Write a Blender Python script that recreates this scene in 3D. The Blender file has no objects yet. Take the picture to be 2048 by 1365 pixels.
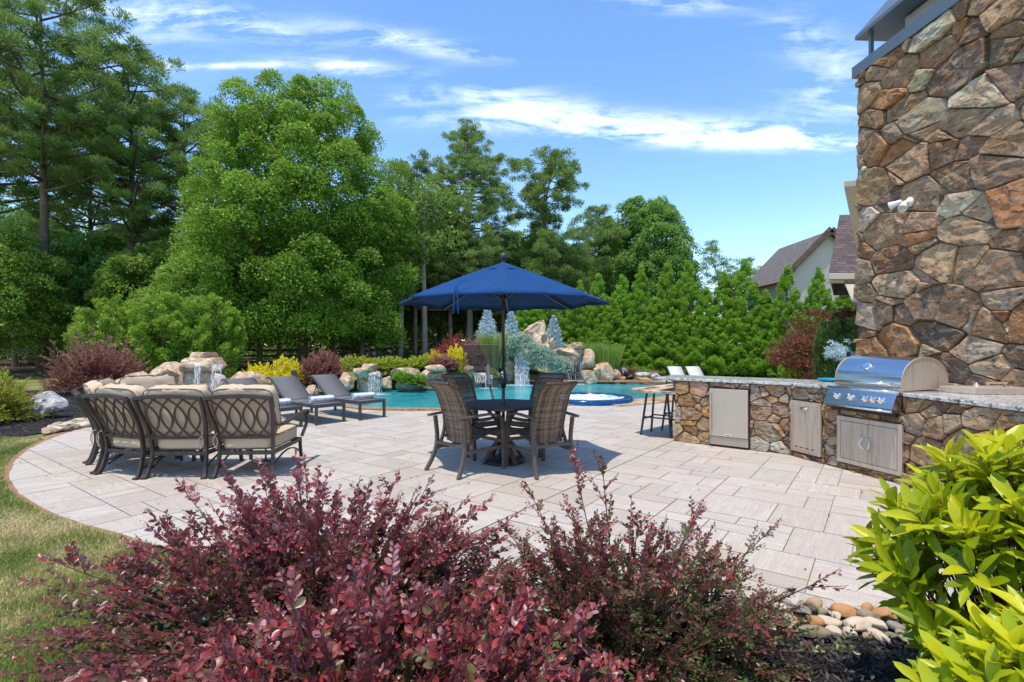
import bpy, bmesh, math, random
import numpy as np
from mathutils import Vector, Matrix, noise
from mathutils.geometry import tessellate_polygon

SC = bpy.context.scene
COL = SC.collection
PI = math.pi
F = 1024.0; HOR = 690.0; CH = 1.48      # focal length in photo pixels, horizon row, eye height

# ------------------------------------------------------------------ camera
cd = bpy.data.cameras.new('camera'); cam = bpy.data.objects.new('camera', cd); COL.objects.link(cam)
cam.location = (0, 0, CH); cam.rotation_euler = (PI/2, 0, 0)
cd.sensor_width = 36; cd.lens = 18.0; cd.shift_y = 7.5/2048; cd.clip_end = 3000; cd.clip_start = 0.05
SC.camera = cam
SC.view_settings.view_transform = 'Standard'; SC.view_settings.look = 'None'
SC.view_settings.exposure = 0.82; SC.view_settings.gamma = 1.0

# ------------------------------------------------------------------ node helper
class NT:
    def __init__(s, tree): s.t = tree
    def n(s, typ, **kw):
        nd = s.t.nodes.new(typ)
        for k, v in kw.items():
            if k == 'i':
                for kk, vv in v.items():
                    sock = nd.inputs[kk]
                    if isinstance(vv, bpy.types.NodeSocket): s.t.links.new(vv, sock)
                    else: sock.default_value = vv
            else: setattr(nd, k, v)
        return nd
    def math(s, op, a, b=None, c=None, clamp=False):
        nd = s.t.nodes.new('ShaderNodeMath'); nd.operation = op; nd.use_clamp = clamp
        for i, v in enumerate((a, b, c)):
            if v is None: continue
            if isinstance(v, bpy.types.NodeSocket): s.t.links.new(v, nd.inputs[i])
            else: nd.inputs[i].default_value = v
        return nd.outputs[0]
    def mix(s, f, a, b, blend='MIX'):
        nd = s.t.nodes.new('ShaderNodeMix'); nd.data_type = 'RGBA'; nd.blend_type = blend
        for sock, v in ((nd.inputs[0], f), (nd.inputs[6], a), (nd.inputs[7], b)):
            if isinstance(v, bpy.types.NodeSocket): s.t.links.new(v, sock)
            elif isinstance(v, (tuple, list)): sock.default_value = (*v[:3], 1)
            else: sock.default_value = v
        return nd.outputs[2]
    def ramp(s, f, pts, interp='LINEAR'):
        nd = s.t.nodes.new('ShaderNodeValToRGB'); nd.color_ramp.interpolation = interp
        el = nd.color_ramp.elements
        while len(el) < len(pts): el.new(0.5)
        for e, (p, c) in zip(el, pts):
            e.position = p; e.color = (*c, 1) if not isinstance(c, (int, float)) else (c, c, c, 1)
        s.t.links.new(f, nd.inputs[0]); return nd.outputs[0]
    def noise(s, vec, scale, detail=4, rough=0.55, dist=0.0):
        nd = s.n('ShaderNodeTexNoise', i={'Scale': scale, 'Detail': detail, 'Roughness': rough, 'Distortion': dist})
        if vec is not None: s.t.links.new(vec, nd.inputs['Vector'])
        return nd.outputs['Fac']
    def mapping(s, vec, scale=(1, 1, 1), rot=(0, 0, 0), loc=(0, 0, 0)):
        nd = s.n('ShaderNodeMapping', i={'Scale': scale, 'Rotation': rot, 'Location': loc}); s.t.links.new(vec, nd.inputs['Vector']); return nd.outputs[0]
    def obj(s): return s.n('ShaderNodeTexCoord').outputs['Object']
    def attr(s, name, out='Fac'): return s.n('ShaderNodeAttribute', attribute_name=name).outputs[out]
    def bump(s, h, strength=0.3, dist=0.01):
        return s.n('ShaderNodeBump', i={'Height': h, 'Strength': strength, 'Distance': dist}).outputs[0]

# ------------------------------------------------------------------ sky and sun
SUNV = Vector((-0.14, -0.25, 1.0)).normalized()          # towards the sun: high, a little behind and left of the camera
SUN_EL = math.asin(SUNV.z); SUN_AZ = math.atan2(SUNV.x, SUNV.y)
W = bpy.data.worlds.new('World'); SC.world = W; W.use_nodes = True
w = NT(W.node_tree); W.node_tree.nodes.clear()
sky = w.n('ShaderNodeTexSky', sky_type='NISHITA', sun_disc=False, sun_elevation=SUN_EL, sun_rotation=SUN_AZ, altitude=200, air_density=1.0, dust_density=0.25, ozone_density=1.6)
skc = w.n('ShaderNodeHueSaturation', i={'Saturation': 1.16, 'Value': 1.12, 'Hue': 0.501, 'Color': sky.outputs[0]}).outputs[0]
dirv = w.n('ShaderNodeTexCoord').outputs['Generated']
sep = w.n('ShaderNodeSeparateXYZ', i={'Vector': dirv})
yy = w.math('MAXIMUM', sep.outputs[1], 0.05)
u = w.math('DIVIDE', sep.outputs[0], yy); v = w.math('DIVIDE', sep.outputs[2], yy)
uv = w.n('ShaderNodeCombineXYZ', i={'X': u, 'Y': v}).outputs[0]
wisp = w.noise(w.mapping(uv, scale=(2.6, 15, 1), rot=(0, 0, 0.06)), 1.0, 7, 0.62, 0.6)
fine = w.noise(w.mapping(uv, scale=(9, 26, 1), rot=(0, 0, 0.35)), 1.0, 6, 0.65, 0.8)
dens = None
# cirrus banks: direction (x/y, z/y), half-lengths, tilt, strength
for cu, cv, ru, rv, rot, st in [(.26, .425, .36, .022, -.05, 1.5), (.02, .47, .17, .030, -.18, .9), (.48, .398, .24, .014, -.02, 1.2),
        (-.20, .590, .15, .018, -.16, 1.0), (-.34, .543, .09, .012, -.08, 1.3), (-.56, .545, .14, .006, .02, .9), (-.68, .645, .18, .030, -.1, .8),
        (.32, .665, .10, .014, -.04, .8), (.57, .60, .09, .04, -.4, .55), (.63, .50, .09, .05, .45, .55), (-.20, .480, .05, .010, 0, .8),
        (-.50, .62, .16, .02, -.3, .5), (.06, .30, .08, .02, -.6, .3), (-.95, .60, .25, .1, 0, .5), (1.1, .5, .4, .06, .1, .6)]:
    du = w.math('SUBTRACT', u, cu); dv = w.math('SUBTRACT', v, cv)
    c, s_ = math.cos(rot), math.sin(rot)
    a = w.math('DIVIDE', w.math('ADD', w.math('MULTIPLY', du, c), w.math('MULTIPLY', dv, s_)), ru)
    b = w.math('DIVIDE', w.math('SUBTRACT', w.math('MULTIPLY', dv, c), w.math('MULTIPLY', du, s_)), rv)
    r2 = w.math('ADD', w.math('MULTIPLY', a, a), w.math('MULTIPLY', b, b))
    m = w.math('MULTIPLY', w.math('EXPONENT', w.math('MULTIPLY', r2, -0.9)), st)
    dens = m if dens is None else w.math('ADD', dens, m)
tex = w.math('ADD', w.math('MULTIPLY', wisp, .72), w.math('MULTIPLY', fine, .38))
cl = w.math('MULTIPLY', dens, w.math('MULTIPLY_ADD', tex, 5.6, -2.75, clamp=False))
cl = w.math('MULTIPLY', w.math('MAXIMUM', w.math('MINIMUM', cl, 1.0), 0.0), 0.70)
front = w.math('GREATER_THAN', sep.outputs[1], 0.06)
cl = w.math('MULTIPLY', cl, front)
SKY_K = 0.15
skym = w.mix(cl, skc, (7.0, 7.4, 8.0))
bg = w.n('ShaderNodeBackground', i={'Color': skym, 'Strength': SKY_K})
wo = w.n('ShaderNodeOutputWorld', i={'Surface': bg.outputs[0]})
sl = bpy.data.lights.new('sun', 'SUN'); sun = bpy.data.objects.new('sun', sl); COL.objects.link(sun)
sl.energy = 2.6; sl.angle = math.radians(0.53); sl.color = (1.0, 0.915, 0.78)
sun.rotation_euler = SUNV.to_track_quat('Z', 'Y').to_euler(); sun.location = (-3, -6, 30)

def G(px, py, z=0.0):
    y = F*(CH-z)/(py-HOR); return Vector(((px-1024)/F*y, y, z))
def A(px, py, y): return Vector(((px-1024)/F*y, y, CH+(HOR-py)/F*y))
def sm(t): t = min(1, max(0, t)); return t*t*(3-2*t)
def terrain(x, y): return .55*sm((y-16.6)/1.6)*sm((3.2-x)/2.5)*sm((x+11.5)/3)*sm((60-y)/20)

# ------------------------------------------------------------------ object helpers
def tag(o, label=None, cat=None, group=None, kind=None):
    if label: o['label'] = label
    if cat: o['category'] = cat
    if group: o['group'] = group
    if kind: o['kind'] = kind
    return o
def thing(name, label, cat, loc=(0, 0, 0), rz=0.0, group=None):
    o = bpy.data.objects.new(name, None); COL.objects.link(o); o.empty_display_size = .1
    o.location = loc; o.rotation_euler = (0, 0, rz); return tag(o, label, cat, group)
def link(name, me, mats, parent=None, smooth=False):
    for m in (mats if isinstance(mats, (list, tuple)) else [mats]): me.materials.append(m)
    if smooth: me.polygons.foreach_set('use_smooth', [True]*len(me.polygons))
    o = bpy.data.objects.new(name, me); COL.objects.link(o)
    if parent is not None: o.parent = parent
    return o
def npmesh(name, V, Fa, k=None, attrs=None, cols=None):
    """V (n,3); Fa (m,k) all the same size"""
    me = bpy.data.meshes.new(name); V = np.asarray(V, np.float32); Fa = np.asarray(Fa, np.int32); m, k = Fa.shape
    me.vertices.add(len(V)); me.vertices.foreach_set('co', V.ravel())
    me.loops.add(m*k); me.loops.foreach_set('vertex_index', Fa.ravel())
    me.polygons.add(m); me.polygons.foreach_set('loop_start', np.arange(0, m*k, k, dtype=np.int32))
    if attrs:
        for an, arr in attrs.items():
            at = me.attributes.new(an, 'FLOAT', 'POINT'); at.data.foreach_set('value', np.asarray(arr, np.float32))
    if cols is not None:
        at = me.attributes.new('col', 'FLOAT_COLOR', 'POINT'); at.data.foreach_set('color', np.asarray(cols, np.float32).ravel())
    me.update(calc_edges=True); me.validate(); return me
def copy_tree(o, parent=None):
    c = o.copy(); COL.objects.link(c); c.parent = parent
    for ch in list(o.children): copy_tree(ch, c)
    return c

class MB:
    """collects simple shapes and links them as one mesh object"""
    def __init__(s): s.v = []; s.f = []; s.c = []; s.col = None
    def add(s, vs, fs):
        o = len(s.v); s.v += [tuple(p) for p in vs]; s.f += [tuple(i+o for i in f) for f in fs]
        s.c += [s.col or (1, 1, 1)]*len(vs); return s
    def box(s, c, d, M=None):
        x, y, z = d[0]/2, d[1]/2, d[2]/2
        vs = [Vector((a*x, b*y, e*z)) for a in (-1, 1) for b in (-1, 1) for e in (-1, 1)]
        if M is not None: vs = [M @ p for p in vs]
        vs = [p+Vector(c) for p in vs]
        return s.add(vs, [(0, 1, 3, 2), (4, 6, 7, 5), (0, 4, 5, 1), (2, 3, 7, 6), (0, 2, 6, 4), (1, 5, 7, 3)])
    def tube(s, pts, r, n=8, caps=True, flat=1.0, up=(0, 0, 1)):
        pts = [Vector(p) for p in pts]; m = len(pts)
        rr = r if isinstance(r, (list, tuple)) else [r]*m
        vs = []; fs = []; up = Vector(up); pn = None
        for i, p in enumerate(pts):
            t = (pts[min(i+1, m-1)]-pts[max(i-1, 0)]).normalized()
            if pn is None:
                pn = t.cross(up)
                if pn.length < 1e-3: pn = t.cross(Vector((1, 0, 0)))
            pn = (pn - t*pn.dot(t)).normalized(); b = t.cross(pn)
            for k in range(n):
                a = 2*PI*k/n; vs.append(p + pn*math.cos(a)*rr[i] + b*math.sin(a)*rr[i]*flat)
        for i in range(m-1):
            for k in range(n):
                k2 = (k+1) % n; fs.append((i*n+k, i*n+k2, (i+1)*n+k2, (i+1)*n+k))
        if caps: fs += [tuple(range(n-1, -1, -1)), tuple((m-1)*n+k for k in range(n))]
        return s.add(vs, fs)
    def bar(s, pts, wd, th, side=(1, 0, 0)):
        """rectangular section swept along pts; wd measured along side"""
        pts = [Vector(p) for p in pts]; m = len(pts); vs = []; fs = []; side = Vector(side)
        for i, p in enumerate(pts):
            t = (pts[min(i+1, m-1)]-pts[max(i-1, 0)]).normalized()
            a = (side - t*side.dot(t)).normalized(); b = t.cross(a)
            for sa, sb in ((-1, -1), (1, -1), (1, 1), (-1, 1)): vs.append(p+a*sa*wd/2+b*sb*th/2)
        for i in range(m-1):
            for k in range(4): fs.append((i*4+k, i*4+(k+1) % 4, (i+1)*4+(k+1) % 4, (i+1)*4+k))
        fs += [(3, 2, 1, 0), tuple((m-1)*4+k for k in range(4))]
        return s.add(vs, fs)
    def lathe(s, prof, c=(0, 0, 0), n=24, M=None):
        vs = []; fs = []; m = len(prof)
        for r, z in prof:
            for k in range(n):
                a = 2*PI*k/n; p = Vector((r*math.cos(a), r*math.sin(a), z)); p = M @ p if M is not None else p; vs.append(p+Vector(c))
        for i in range(m-1):
            for k in range(n): fs.append((i*n+k, i*n+(k+1) % n, (i+1)*n+(k+1) % n, (i+1)*n+k))
        if prof[0][0] > 1e-4: fs.append(tuple(range(n-1, -1, -1)))
        if prof[-1][0] > 1e-4: fs.append(tuple((m-1)*n+k for k in range(n)))
        return s.add(vs, fs)
    def prism(s, poly, z0, z1):
        n = len(poly); vs = [(p[0], p[1], z0) for p in poly]+[(p[0], p[1], z1) for p in poly]
        tri = tessellate_polygon([[Vector((p[0], p[1], 0)) for p in poly]])
        fs = [tuple(t) for t in tri]+[tuple(i+n for i in t) for t in tri]
        fs += [(i, (i+1) % n, n+(i+1) % n, n+i) for i in range(n)]
        return s.add(vs, fs)
    def sheet(s, poly, z):
        tri = tessellate_polygon([[Vector((p[0], p[1], 0)) for p in poly]])
        return s.add([(p[0], p[1], z(p[0], p[1]) if callable(z) else z) for p in poly], [tuple(t) for t in tri])
    def build(s, name, m, parent=None, smooth=False, bevel=0.0, colattr=False, seg=2):
        me = bpy.data.meshes.new(name); me.from_pydata([tuple(p) for p in s.v], [], s.f)
        if colattr:
            at = me.attributes.new('col', 'FLOAT_COLOR', 'POINT'); at.data.foreach_set('color', np.array([(*c, 1) for c in s.c], np.float32).ravel())
        bm = bmesh.new(); bm.from_mesh(me); bmesh.ops.recalc_face_normals(bm, faces=bm.faces); bm.to_mesh(me); bm.free()
        o = link(name, me, m, parent, False)
        if smooth:
            for p in me.polygons: p.use_smooth = len(p.vertices) <= 4
        if bevel:
            b = o.modifiers.new('bevel', 'BEVEL'); b.width = bevel; b.segments = seg; b.limit_method = 'ANGLE'; b.angle_limit = .6; b.harden_normals = False
            if not smooth: pass
        return o

def bez(p0, p1, p2, n=10):
    p0, p1, p2 = Vector(p0), Vector(p1), Vector(p2)
    return [p0*(1-t)**2+p1*2*t*(1-t)+p2*t*t for t in [i/n for i in range(n+1)]]
def crom(pts, n=6):
    pts = [Vector(p) for p in pts]; P = [pts[0]*2-pts[1]]+pts+[pts[-1]*2-pts[-2]]; out = []
    for i in range(1, len(P)-2):
        a, b, c, d = P[i-1:i+3]
        for k in range(n):
            t = k/n; out.append(.5*((2*b)+(c-a)*t+(2*a-5*b+4*c-d)*t*t+(3*b-a-3*c+d)*t**3))
    out.append(pts[-1]); return out

# ------------------------------------------------------------------ materials
def newmat(name):
    m = bpy.data.materials.new(name); m.use_nodes = True; m.node_tree.nodes.clear(); return m, NT(m.node_tree)
def prin(t, col, rough=.5, metal=0.0, normal=None, spec=.5, **kw):
    d = {'Base Color': (*col, 1) if isinstance(col, tuple) else col, 'Roughness': rough, 'Metallic': metal, 'Specular IOR Level': spec}
    if normal is not None: d['Normal'] = normal
    d.update(kw); return t.n('ShaderNodeBsdfPrincipled', i=d)
def out(t, sh): t.n('ShaderNodeOutputMaterial', i={'Surface': sh.outputs[0] if hasattr(sh, 'outputs') else sh})
def simple(name, col, rough=.5, metal=0.0, var=.12, scale=8, bump=.0, bscale=60, spec=.5):
    m, t = newmat(name); o = t.obj(); n = t.noise(o, scale, 5, .6)
    c = t.mix(t.ramp(n, [(.3, 0.0), (.7, 1.0)]), tuple(x*(1-var) for x in col), tuple(min(1, x*(1+var)) for x in col))
    nm = t.bump(t.noise(o, bscale, 5, .6), bump, .01) if bump else None
    r = t.math('MULTIPLY_ADD', n, .16, rough-.08)
    out(t, prin(t, c, r, metal, nm, spec)); return m
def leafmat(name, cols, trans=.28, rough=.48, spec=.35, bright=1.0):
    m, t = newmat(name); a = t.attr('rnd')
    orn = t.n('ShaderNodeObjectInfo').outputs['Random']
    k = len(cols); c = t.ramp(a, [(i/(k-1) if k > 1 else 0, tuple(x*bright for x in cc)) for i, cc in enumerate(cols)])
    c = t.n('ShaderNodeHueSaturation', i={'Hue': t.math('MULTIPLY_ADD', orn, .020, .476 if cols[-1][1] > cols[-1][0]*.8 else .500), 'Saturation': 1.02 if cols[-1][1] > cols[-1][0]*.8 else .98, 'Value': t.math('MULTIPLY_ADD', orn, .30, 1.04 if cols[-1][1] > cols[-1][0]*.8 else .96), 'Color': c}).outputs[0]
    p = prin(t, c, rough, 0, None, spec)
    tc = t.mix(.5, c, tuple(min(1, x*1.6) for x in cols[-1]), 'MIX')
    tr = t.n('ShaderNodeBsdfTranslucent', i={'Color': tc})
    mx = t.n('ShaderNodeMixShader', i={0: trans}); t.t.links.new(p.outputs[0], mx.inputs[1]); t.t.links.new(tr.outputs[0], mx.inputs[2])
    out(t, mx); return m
M = {}
M['oak'] = leafmat('oak_leaves', [(.035, .095, .014), (.08, .18, .022), (.16, .30, .035), (.30, .45, .065)], .32)
M['wood_l'] = leafmat('woodland_leaves', [(.045, .105, .024), (.10, .20, .036), (.19, .32, .05), (.30, .44, .08)], .42)
M['dark_l'] = leafmat('dark_leaves', [(.045, .115, .03), (.09, .19, .045), (.15, .28, .06), (.24, .38, .08)], .40)
M['pine'] = leafmat('pine_needles', [(.045, .11, .035), (.10, .20, .05), (.19, .32, .07), (.30, .44, .10)], .32)
M['pine2'] = leafmat('short_pine_needles', [(.05, .105, .035), (.11, .19, .05), (.20, .30, .07), (.30, .41, .10)], .32)
M['hedge'] = leafmat('hedge_foliage', [(.045, .13, .018), (.10, .25, .028), (.19, .37, .04), (.34, .52, .075)], .36)
M['feather'] = leafmat('feathery_foliage', [(.03, .10, .022), (.08, .20, .03), (.19, .36, .045), (.45, .58, .09)], .30)
M['spruce'] = leafmat('blue_needles', [(.20, .30, .33), (.34, .46, .50), (.50, .61, .66), (.62, .72, .76)], .12)
M['wcedar'] = leafmat('weeping_needles', [(.12, .20, .15), (.21, .32, .24), (.34, .46, .36), (.46, .56, .42)], .15)
M['loro'] = leafmat('burgundy_leaves', [(.05, .10, .018), (.10, .13, .03), (.13, .085, .035), (.12, .036, .030), (.19, .030, .036), (.34, .032, .048), (.24, .070, .088), (.40, .19, .20)], .2, .36, .5)
M['loro2'] = leafmat('dark_red_leaves', [(.05, .028, .028), (.14, .045, .045), (.27, .085, .08), (.44, .18, .15)], .2, .45)
M['barb'] = leafmat('red_barberry_leaves', [(.10, .03, .03), (.26, .05, .045), (.45, .07, .06), (.55, .10, .08)], .3)
M['yel'] = leafmat('golden_leaves', [(.28, .32, .02), (.58, .54, .02), (.78, .70, .03), (.85, .78, .08)], .38)
M['lime'] = leafmat('lime_leaves', [(.08, .15, .02), (.20, .30, .03), (.36, .44, .05), (.5, .55, .08)], .35)
M['cley'] = leafmat('glossy_yellow_green_leaves', [(.025, .095, .008), (.07, .18, .010), (.24, .36, .012), (.54, .57, .025)], .36, .34, .4)
M['maple'] = leafmat('maple_leaves', [(.07, .025, .016), (.15, .05, .028), (.24, .09, .05), (.15, .16, .04)], .3)
M['yew'] = leafmat('yew_needles', [(.02, .06, .016), (.04, .10, .02), (.07, .15, .03), (.11, .2, .04)], .15)
M['grassy'] = leafmat('ornamental_grass_blades', [(.10, .20, .03), (.18, .32, .05), (.28, .42, .08), (.4, .5, .13)], .3)
M['purp'] = leafmat('purple_grass_blades', [(.04, .02, .03), (.09, .04, .05), (.15, .08, .08)], .2)
M['tanl'] = leafmat('tan_grass_blades', [(.3, .24, .12), (.45, .36, .2), (.5, .45, .25)], .2)
M['turf'] = leafmat('turf_blades', [(.09, .16, .022), (.20, .26, .05), (.42, .39, .14), (.60, .52, .28)], .25, .6, .2)
M['bark'] = simple('bark', (.13, .095, .07), .9, 0, .35, 3, .8, 18, .2)
M['barkp'] = simple('pale_bark', (.30, .24, .19), .9, 0, .3, 3, .7, 18, .2)
M['twig'] = simple('twig', (.13, .055, .035), .8, 0, .3, 20)
M['dmetal'] = simple('dark_bronze_metal', (.052, .046, .044), .42, .25, .15, 30)
M['sofam'] = simple('weathered_bronze_metal', (.052, .036, .028), .5, .1, .3, 14, .15, 90)
M['chairm'] = simple('taupe_metal', (.125, .095, .075), .45, .2, .10, 14)
M['tablem'] = simple('table_top_metal', (.042, .036, .034), .6, .0, .10, 14)
M['lng'] = simple('charcoal_metal', (.065, .065, .066), .45, .2, .08, 14)
M['rubber'] = simple('black_plastic', (.015, .015, .016), .45, 0, .2, 20)
M['cream'] = simple('cream_trim', (.55, .49, .38), .6, 0, .04, 2)
M['white'] = simple('white_plastic', (.78, .78, .76), .35, 0, .03, 5)
M['chrome'] = simple('chrome', (.80, .80, .80), .10, 1.0, .03, 5)
M['capm'] = simple('slate_blue_metal_trim', (.16, .185, .22), .4, .3, .06, 3)
M['flue'] = simple('flue_concrete', (.42, .42, .43), .8, 0, .15, 3)
M['teal'] = simple('teal_plastic', (.015, .30, .42), .3, 0, .05, 4)
M['siding'] = None
def steel(name, col, rough, stain=0.0):
    m, t = newmat(name); o = t.obj()
    br = t.noise(t.mapping(o, scale=(2, 2, 160)), 1.0, 4, .6)
    n = t.noise(o, 3.5, 4, .6)
    c = t.mix(t.math('MULTIPLY', t.ramp(n, [(.35, 0.0), (.7, 1.0)]), .35), col, tuple(x*.8 for x in col))
    if stain:
        s = t.noise(t.mapping(o, scale=(22, 22, 1.6)), 1.0, 6, .7)
        c = t.mix(t.math('MULTIPLY', t.ramp(s, [(.52, 0.0), (.68, 1.0)]), stain), c, (.20, .12, .08))
    r = t.math('MULTIPLY_ADD', br, .16, rough-.08)
    out(t, prin(t, c, r, 1.0 if not stain else .55, t.bump(br, .05, .002))); return m
M['steel'] = steel('brushed_steel', (.62, .62, .63), .20)
M['steelw'] = steel('weathered_steel', (.62, .52, .42), .46, .5)
M['steelf'] = steel('fridge_steel', (.60, .51, .42), .44, .06)

def stonemat():
    m, t = newmat('field_stone'); o = t.obj(); c = t.attr('col', 'Color')
    n1 = t.noise(o, 3.2, 9, .70, 1.0); n2 = t.noise(t.mapping(o, scale=(1, 1, 2.4)), 9, 9, .72, .9); n3 = t.noise(t.mapping(o, scale=(1, 1, 2.0)), 5, 8, .72, 1.6)
    c = t.mix(t.ramp(n1, [(.44, 0.0), (.56, .78)]), c, t.mix(.62, c, (.44, .19, .055)))
    c = t.mix(t.ramp(n3, [(.52, 0.0), (.62, .7)]), c, (.60, .48, .34))
    c = t.mix(t.ramp(n2, [(.38, .85), (.48, 0.0)]), c, (.08, .052, .038))
    b = t.math('ADD', t.math('MULTIPLY', n2, .6), t.math('MULTIPLY', n3, 1.0))
    out(t, prin(t, c, .8, 0, t.bump(b, 1.0, .05), .3)); return m
M['stone'] = stonemat()
M['mortar'] = simple('stone_joint_mortar', (.13, .095, .07), .95, 0, .3, 30, .5, 60, .1)
def rockmat(name, cols, lines=.5, bs=.8):
    m, t = newmat(name); o = t.obj()
    n1 = t.noise(o, 1.7, 8, .62, .9); n2 = t.noise(o, 7, 8, .7, .6); n3 = t.noise(t.mapping(o, scale=(1, 1, 3.2)), 4.5, 7, .65, 1.6)
    c = t.ramp(n1, [(.30+.40*i/(len(cols)-1), cc) for i, cc in enumerate(cols)])
    c = t.mix(t.ramp(n3, [(.52, 0.0), (.62, lines), (.68, 0.0)]), c, tuple(x*.4 for x in cols[0]))
    ck = t.n('ShaderNodeTexVoronoi', feature='DISTANCE_TO_EDGE', i={'Scale': 1.6, 'Vector': t.n('ShaderNodeVectorMath', operation='ADD', i={0: o, 1: t.n('ShaderNodeTexNoise', i={'Scale': 1.5, 'Detail': 5.0}).outputs['Color']}).outputs[0]}).outputs['Distance']
    c = t.mix(t.ramp(ck, [(.0, .75 if bs > .5 else 0.0), (.035, 0.0)]), c, tuple(x*.25 for x in cols[0]))
    c = t.mix(t.ramp(n2, [(.30, .6), (.46, 0.0)]), c, tuple(x*.45 for x in cols[0]))
    b = t.math('ADD', n2, t.math('MULTIPLY', n3, 1.2))
    out(t, prin(t, c, .75, 0, t.bump(b, bs, .05), .3)); return m
M['boulder'] = rockmat('tan_boulder', [(.34, .20, .11), (.56, .38, .23), (.70, .56, .40), (.74, .52, .34)])
M['wboulder'] = rockmat('white_grey_boulder', [(.12, .12, .13), (.42, .40, .39), (.68, .66, .64), (.60, .45, .30)], .7)
M['wetrock'] = rockmat('damp_rock', [(.12, .11, .08), (.22, .21, .15), (.34, .31, .22), (.40, .33, .22)])
M['river'] = [rockmat('river_rock_'+n, c, .25, .25) for n, c in (('tan', [(.34, .24, .15), (.48, .36, .23)]), ('grey', [(.20, .20, .18), (.36, .33, .28)]),
             ('rust', [(.38, .16, .06), (.56, .34, .16)]), ('cream', [(.52, .42, .32), (.66, .56, .44)]), ('olive', [(.20, .17, .11), (.34, .29, .20)]))]

def travertine():
    m, t = newmat('travertine_paver'); uvn = t.n('ShaderNodeUVMap', uv_map='uv').outputs[0]; a = t.attr('rnd'); o = t.obj()
    vein = t.noise(t.mapping(uvn, scale=(1.6, 26, 1)), 1.0, 7, .62, .25)
    vein2 = t.noise(t.mapping(uvn, scale=(5, 90, 1)), 1.0, 5, .6, .1)
    base = t.ramp(a, [(0, (.45, .385, .315)), (.3, (.54, .475, .40)), (.7, (.58, .525, .455)), (1, (.47, .43, .38))])
    c = t.mix(t.ramp(vein, [(.40, 0.0), (.56, .45)]), base, (.42, .35, .29))
    c = t.mix(t.ramp(vein2, [(.52, 0.0), (.66, .32)]), c, (.70, .66, .60))
    pit = t.n('ShaderNodeTexVoronoi', i={'Scale': 1.0, 'Vector': t.mapping(uvn, scale=(28, 130, 1))}).outputs['Distance']
    pm = t.math('MULTIPLY', t.ramp(pit, [(.10, 1.0), (.22, 0.0)]), t.ramp(t.noise(uvn, 9, 3), [(.55, 0.0), (.66, 1.0)]))
    c = t.mix(t.math('MULTIPLY', pm, .75), c, (.16, .13, .11))
    st = t.noise(o, .9, 6, .6, .5)
    c = t.mix(t.ramp(st, [(.56, 0.0), (.70, .55)]), c, (.50, .37, .25))
    gd = t.noise(o, 4.5, 6, .7)
    fg = t.noise(uvn, 70, 5, .75)
    c = t.mix(t.ramp(fg, [(.40, .45), (.53, 0.0)]), c, (.27, .225, .19))
    c = t.mix(t.ramp(gd, [(.48, 0.0), (.70, .34)]), c, (.32, .29, .27))
    out(t, prin(t, c, .62, 0, t.bump(t.math('SUBTRACT', vein2, t.math('MULTIPLY', pm, 2)), .22, .006), .3)); return m
M['trav'] = travertine()
M['joint'] = simple('paver_joint_sand', (.26, .215, .175), .95, 0, .25, 30)

def soilmat(name, cols, sc=30, b=.8):
    m, t = newmat(name); o = t.obj()
    n = t.noise(o, sc, 8, .75); n2 = t.noise(o, sc*.08, 5, .6)
    c = t.ramp(t.math('MULTIPLY_ADD', n2, .5, t.math('MULTIPLY', n, .6)), [(.35+.35*i/(len(cols)-1), cc) for i, cc in enumerate(cols)])
    out(t, prin(t, c, .95, 0, t.bump(n, b, .03), .15)); return m
M['mulch'] = soilmat('black_mulch', [(.012, .012, .013), (.03, .027, .026), (.06, .05, .045)], 45)
M['chip'] = leafmat('mulch_chip', [(.014, .014, .016), (.035, .033, .034), (.06, .055, .055), (.12, .08, .05)], 0, .6, .3)
M['soil'] = soilmat('bare_clay_soil', [(.22, .12, .065), (.34, .20, .11), (.42, .28, .17)], 40)
M['straw'] = soilmat('forest_floor', [(.045, .03, .018), (.12, .065, .035), (.20, .11, .06)], 12)
def lawnmat():
    m, t = newmat('lawn'); o = t.obj()
    n = t.noise(o, 60, 8, .8); n2 = t.noise(o, .9, 6, .65, .6); n3 = t.noise(o, 6, 6, .7)
    c = t.ramp(n2, [(.34, (.14, .21, .04)), (.50, (.26, .29, .08)), (.64, (.44, .38, .18))])
    c = t.mix(t.ramp(n3, [(.4, 0.0), (.7, .5)]), c, (.33, .31, .13))
    c = t.mix(t.ramp(n, [(.35, .45), (.6, 0.0)]), c, (.06, .08, .025))
    y = t.n('ShaderNodeSeparateXYZ', i={'Vector': t.n('ShaderNodeNewGeometry').outputs['Position']}).outputs[1]
    wd = t.ramp(t.math('MULTIPLY_ADD', t.noise(o, .4, 4), 5.0, t.math('SUBTRACT', y, 29.0)), [(.0, 0.0), (1.0, 1.0)])
    c = t.mix(wd, c, t.ramp(n2, [(.4, (.05, .032, .02)), (.6, (.15, .085, .045))]))
    out(t, prin(t, c, .95, 0, t.bump(t.math('ADD', n, t.math('MULTIPLY', n3, .6)), .9, .05), .1)); return m
M['lawn'] = lawnmat()
def granite():
    m, t = newmat('speckled_granite'); o = t.obj()
    n = t.noise(o, 22, 6, .75, .5); n2 = t.noise(o, 9, 6, .7, 1.2); n3 = t.noise(o, 60, 4, .7)
    c = t.ramp(n, [(.40, (.10, .10, .10)), (.46, (.52, .50, .47)), (.60, (.72, .70, .66))])
    c = t.mix(t.ramp(n2, [(.56, 0.0), (.62, .85)]), c, (.045, .045, .05))
    c = t.mix(t.ramp(n3, [(.6, 0.0), (.68, .6)]), c, (.30, .24, .19))
    out(t, prin(t, c, .16, 0, None, .5)); return m
M['granite'] = granite()
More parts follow.
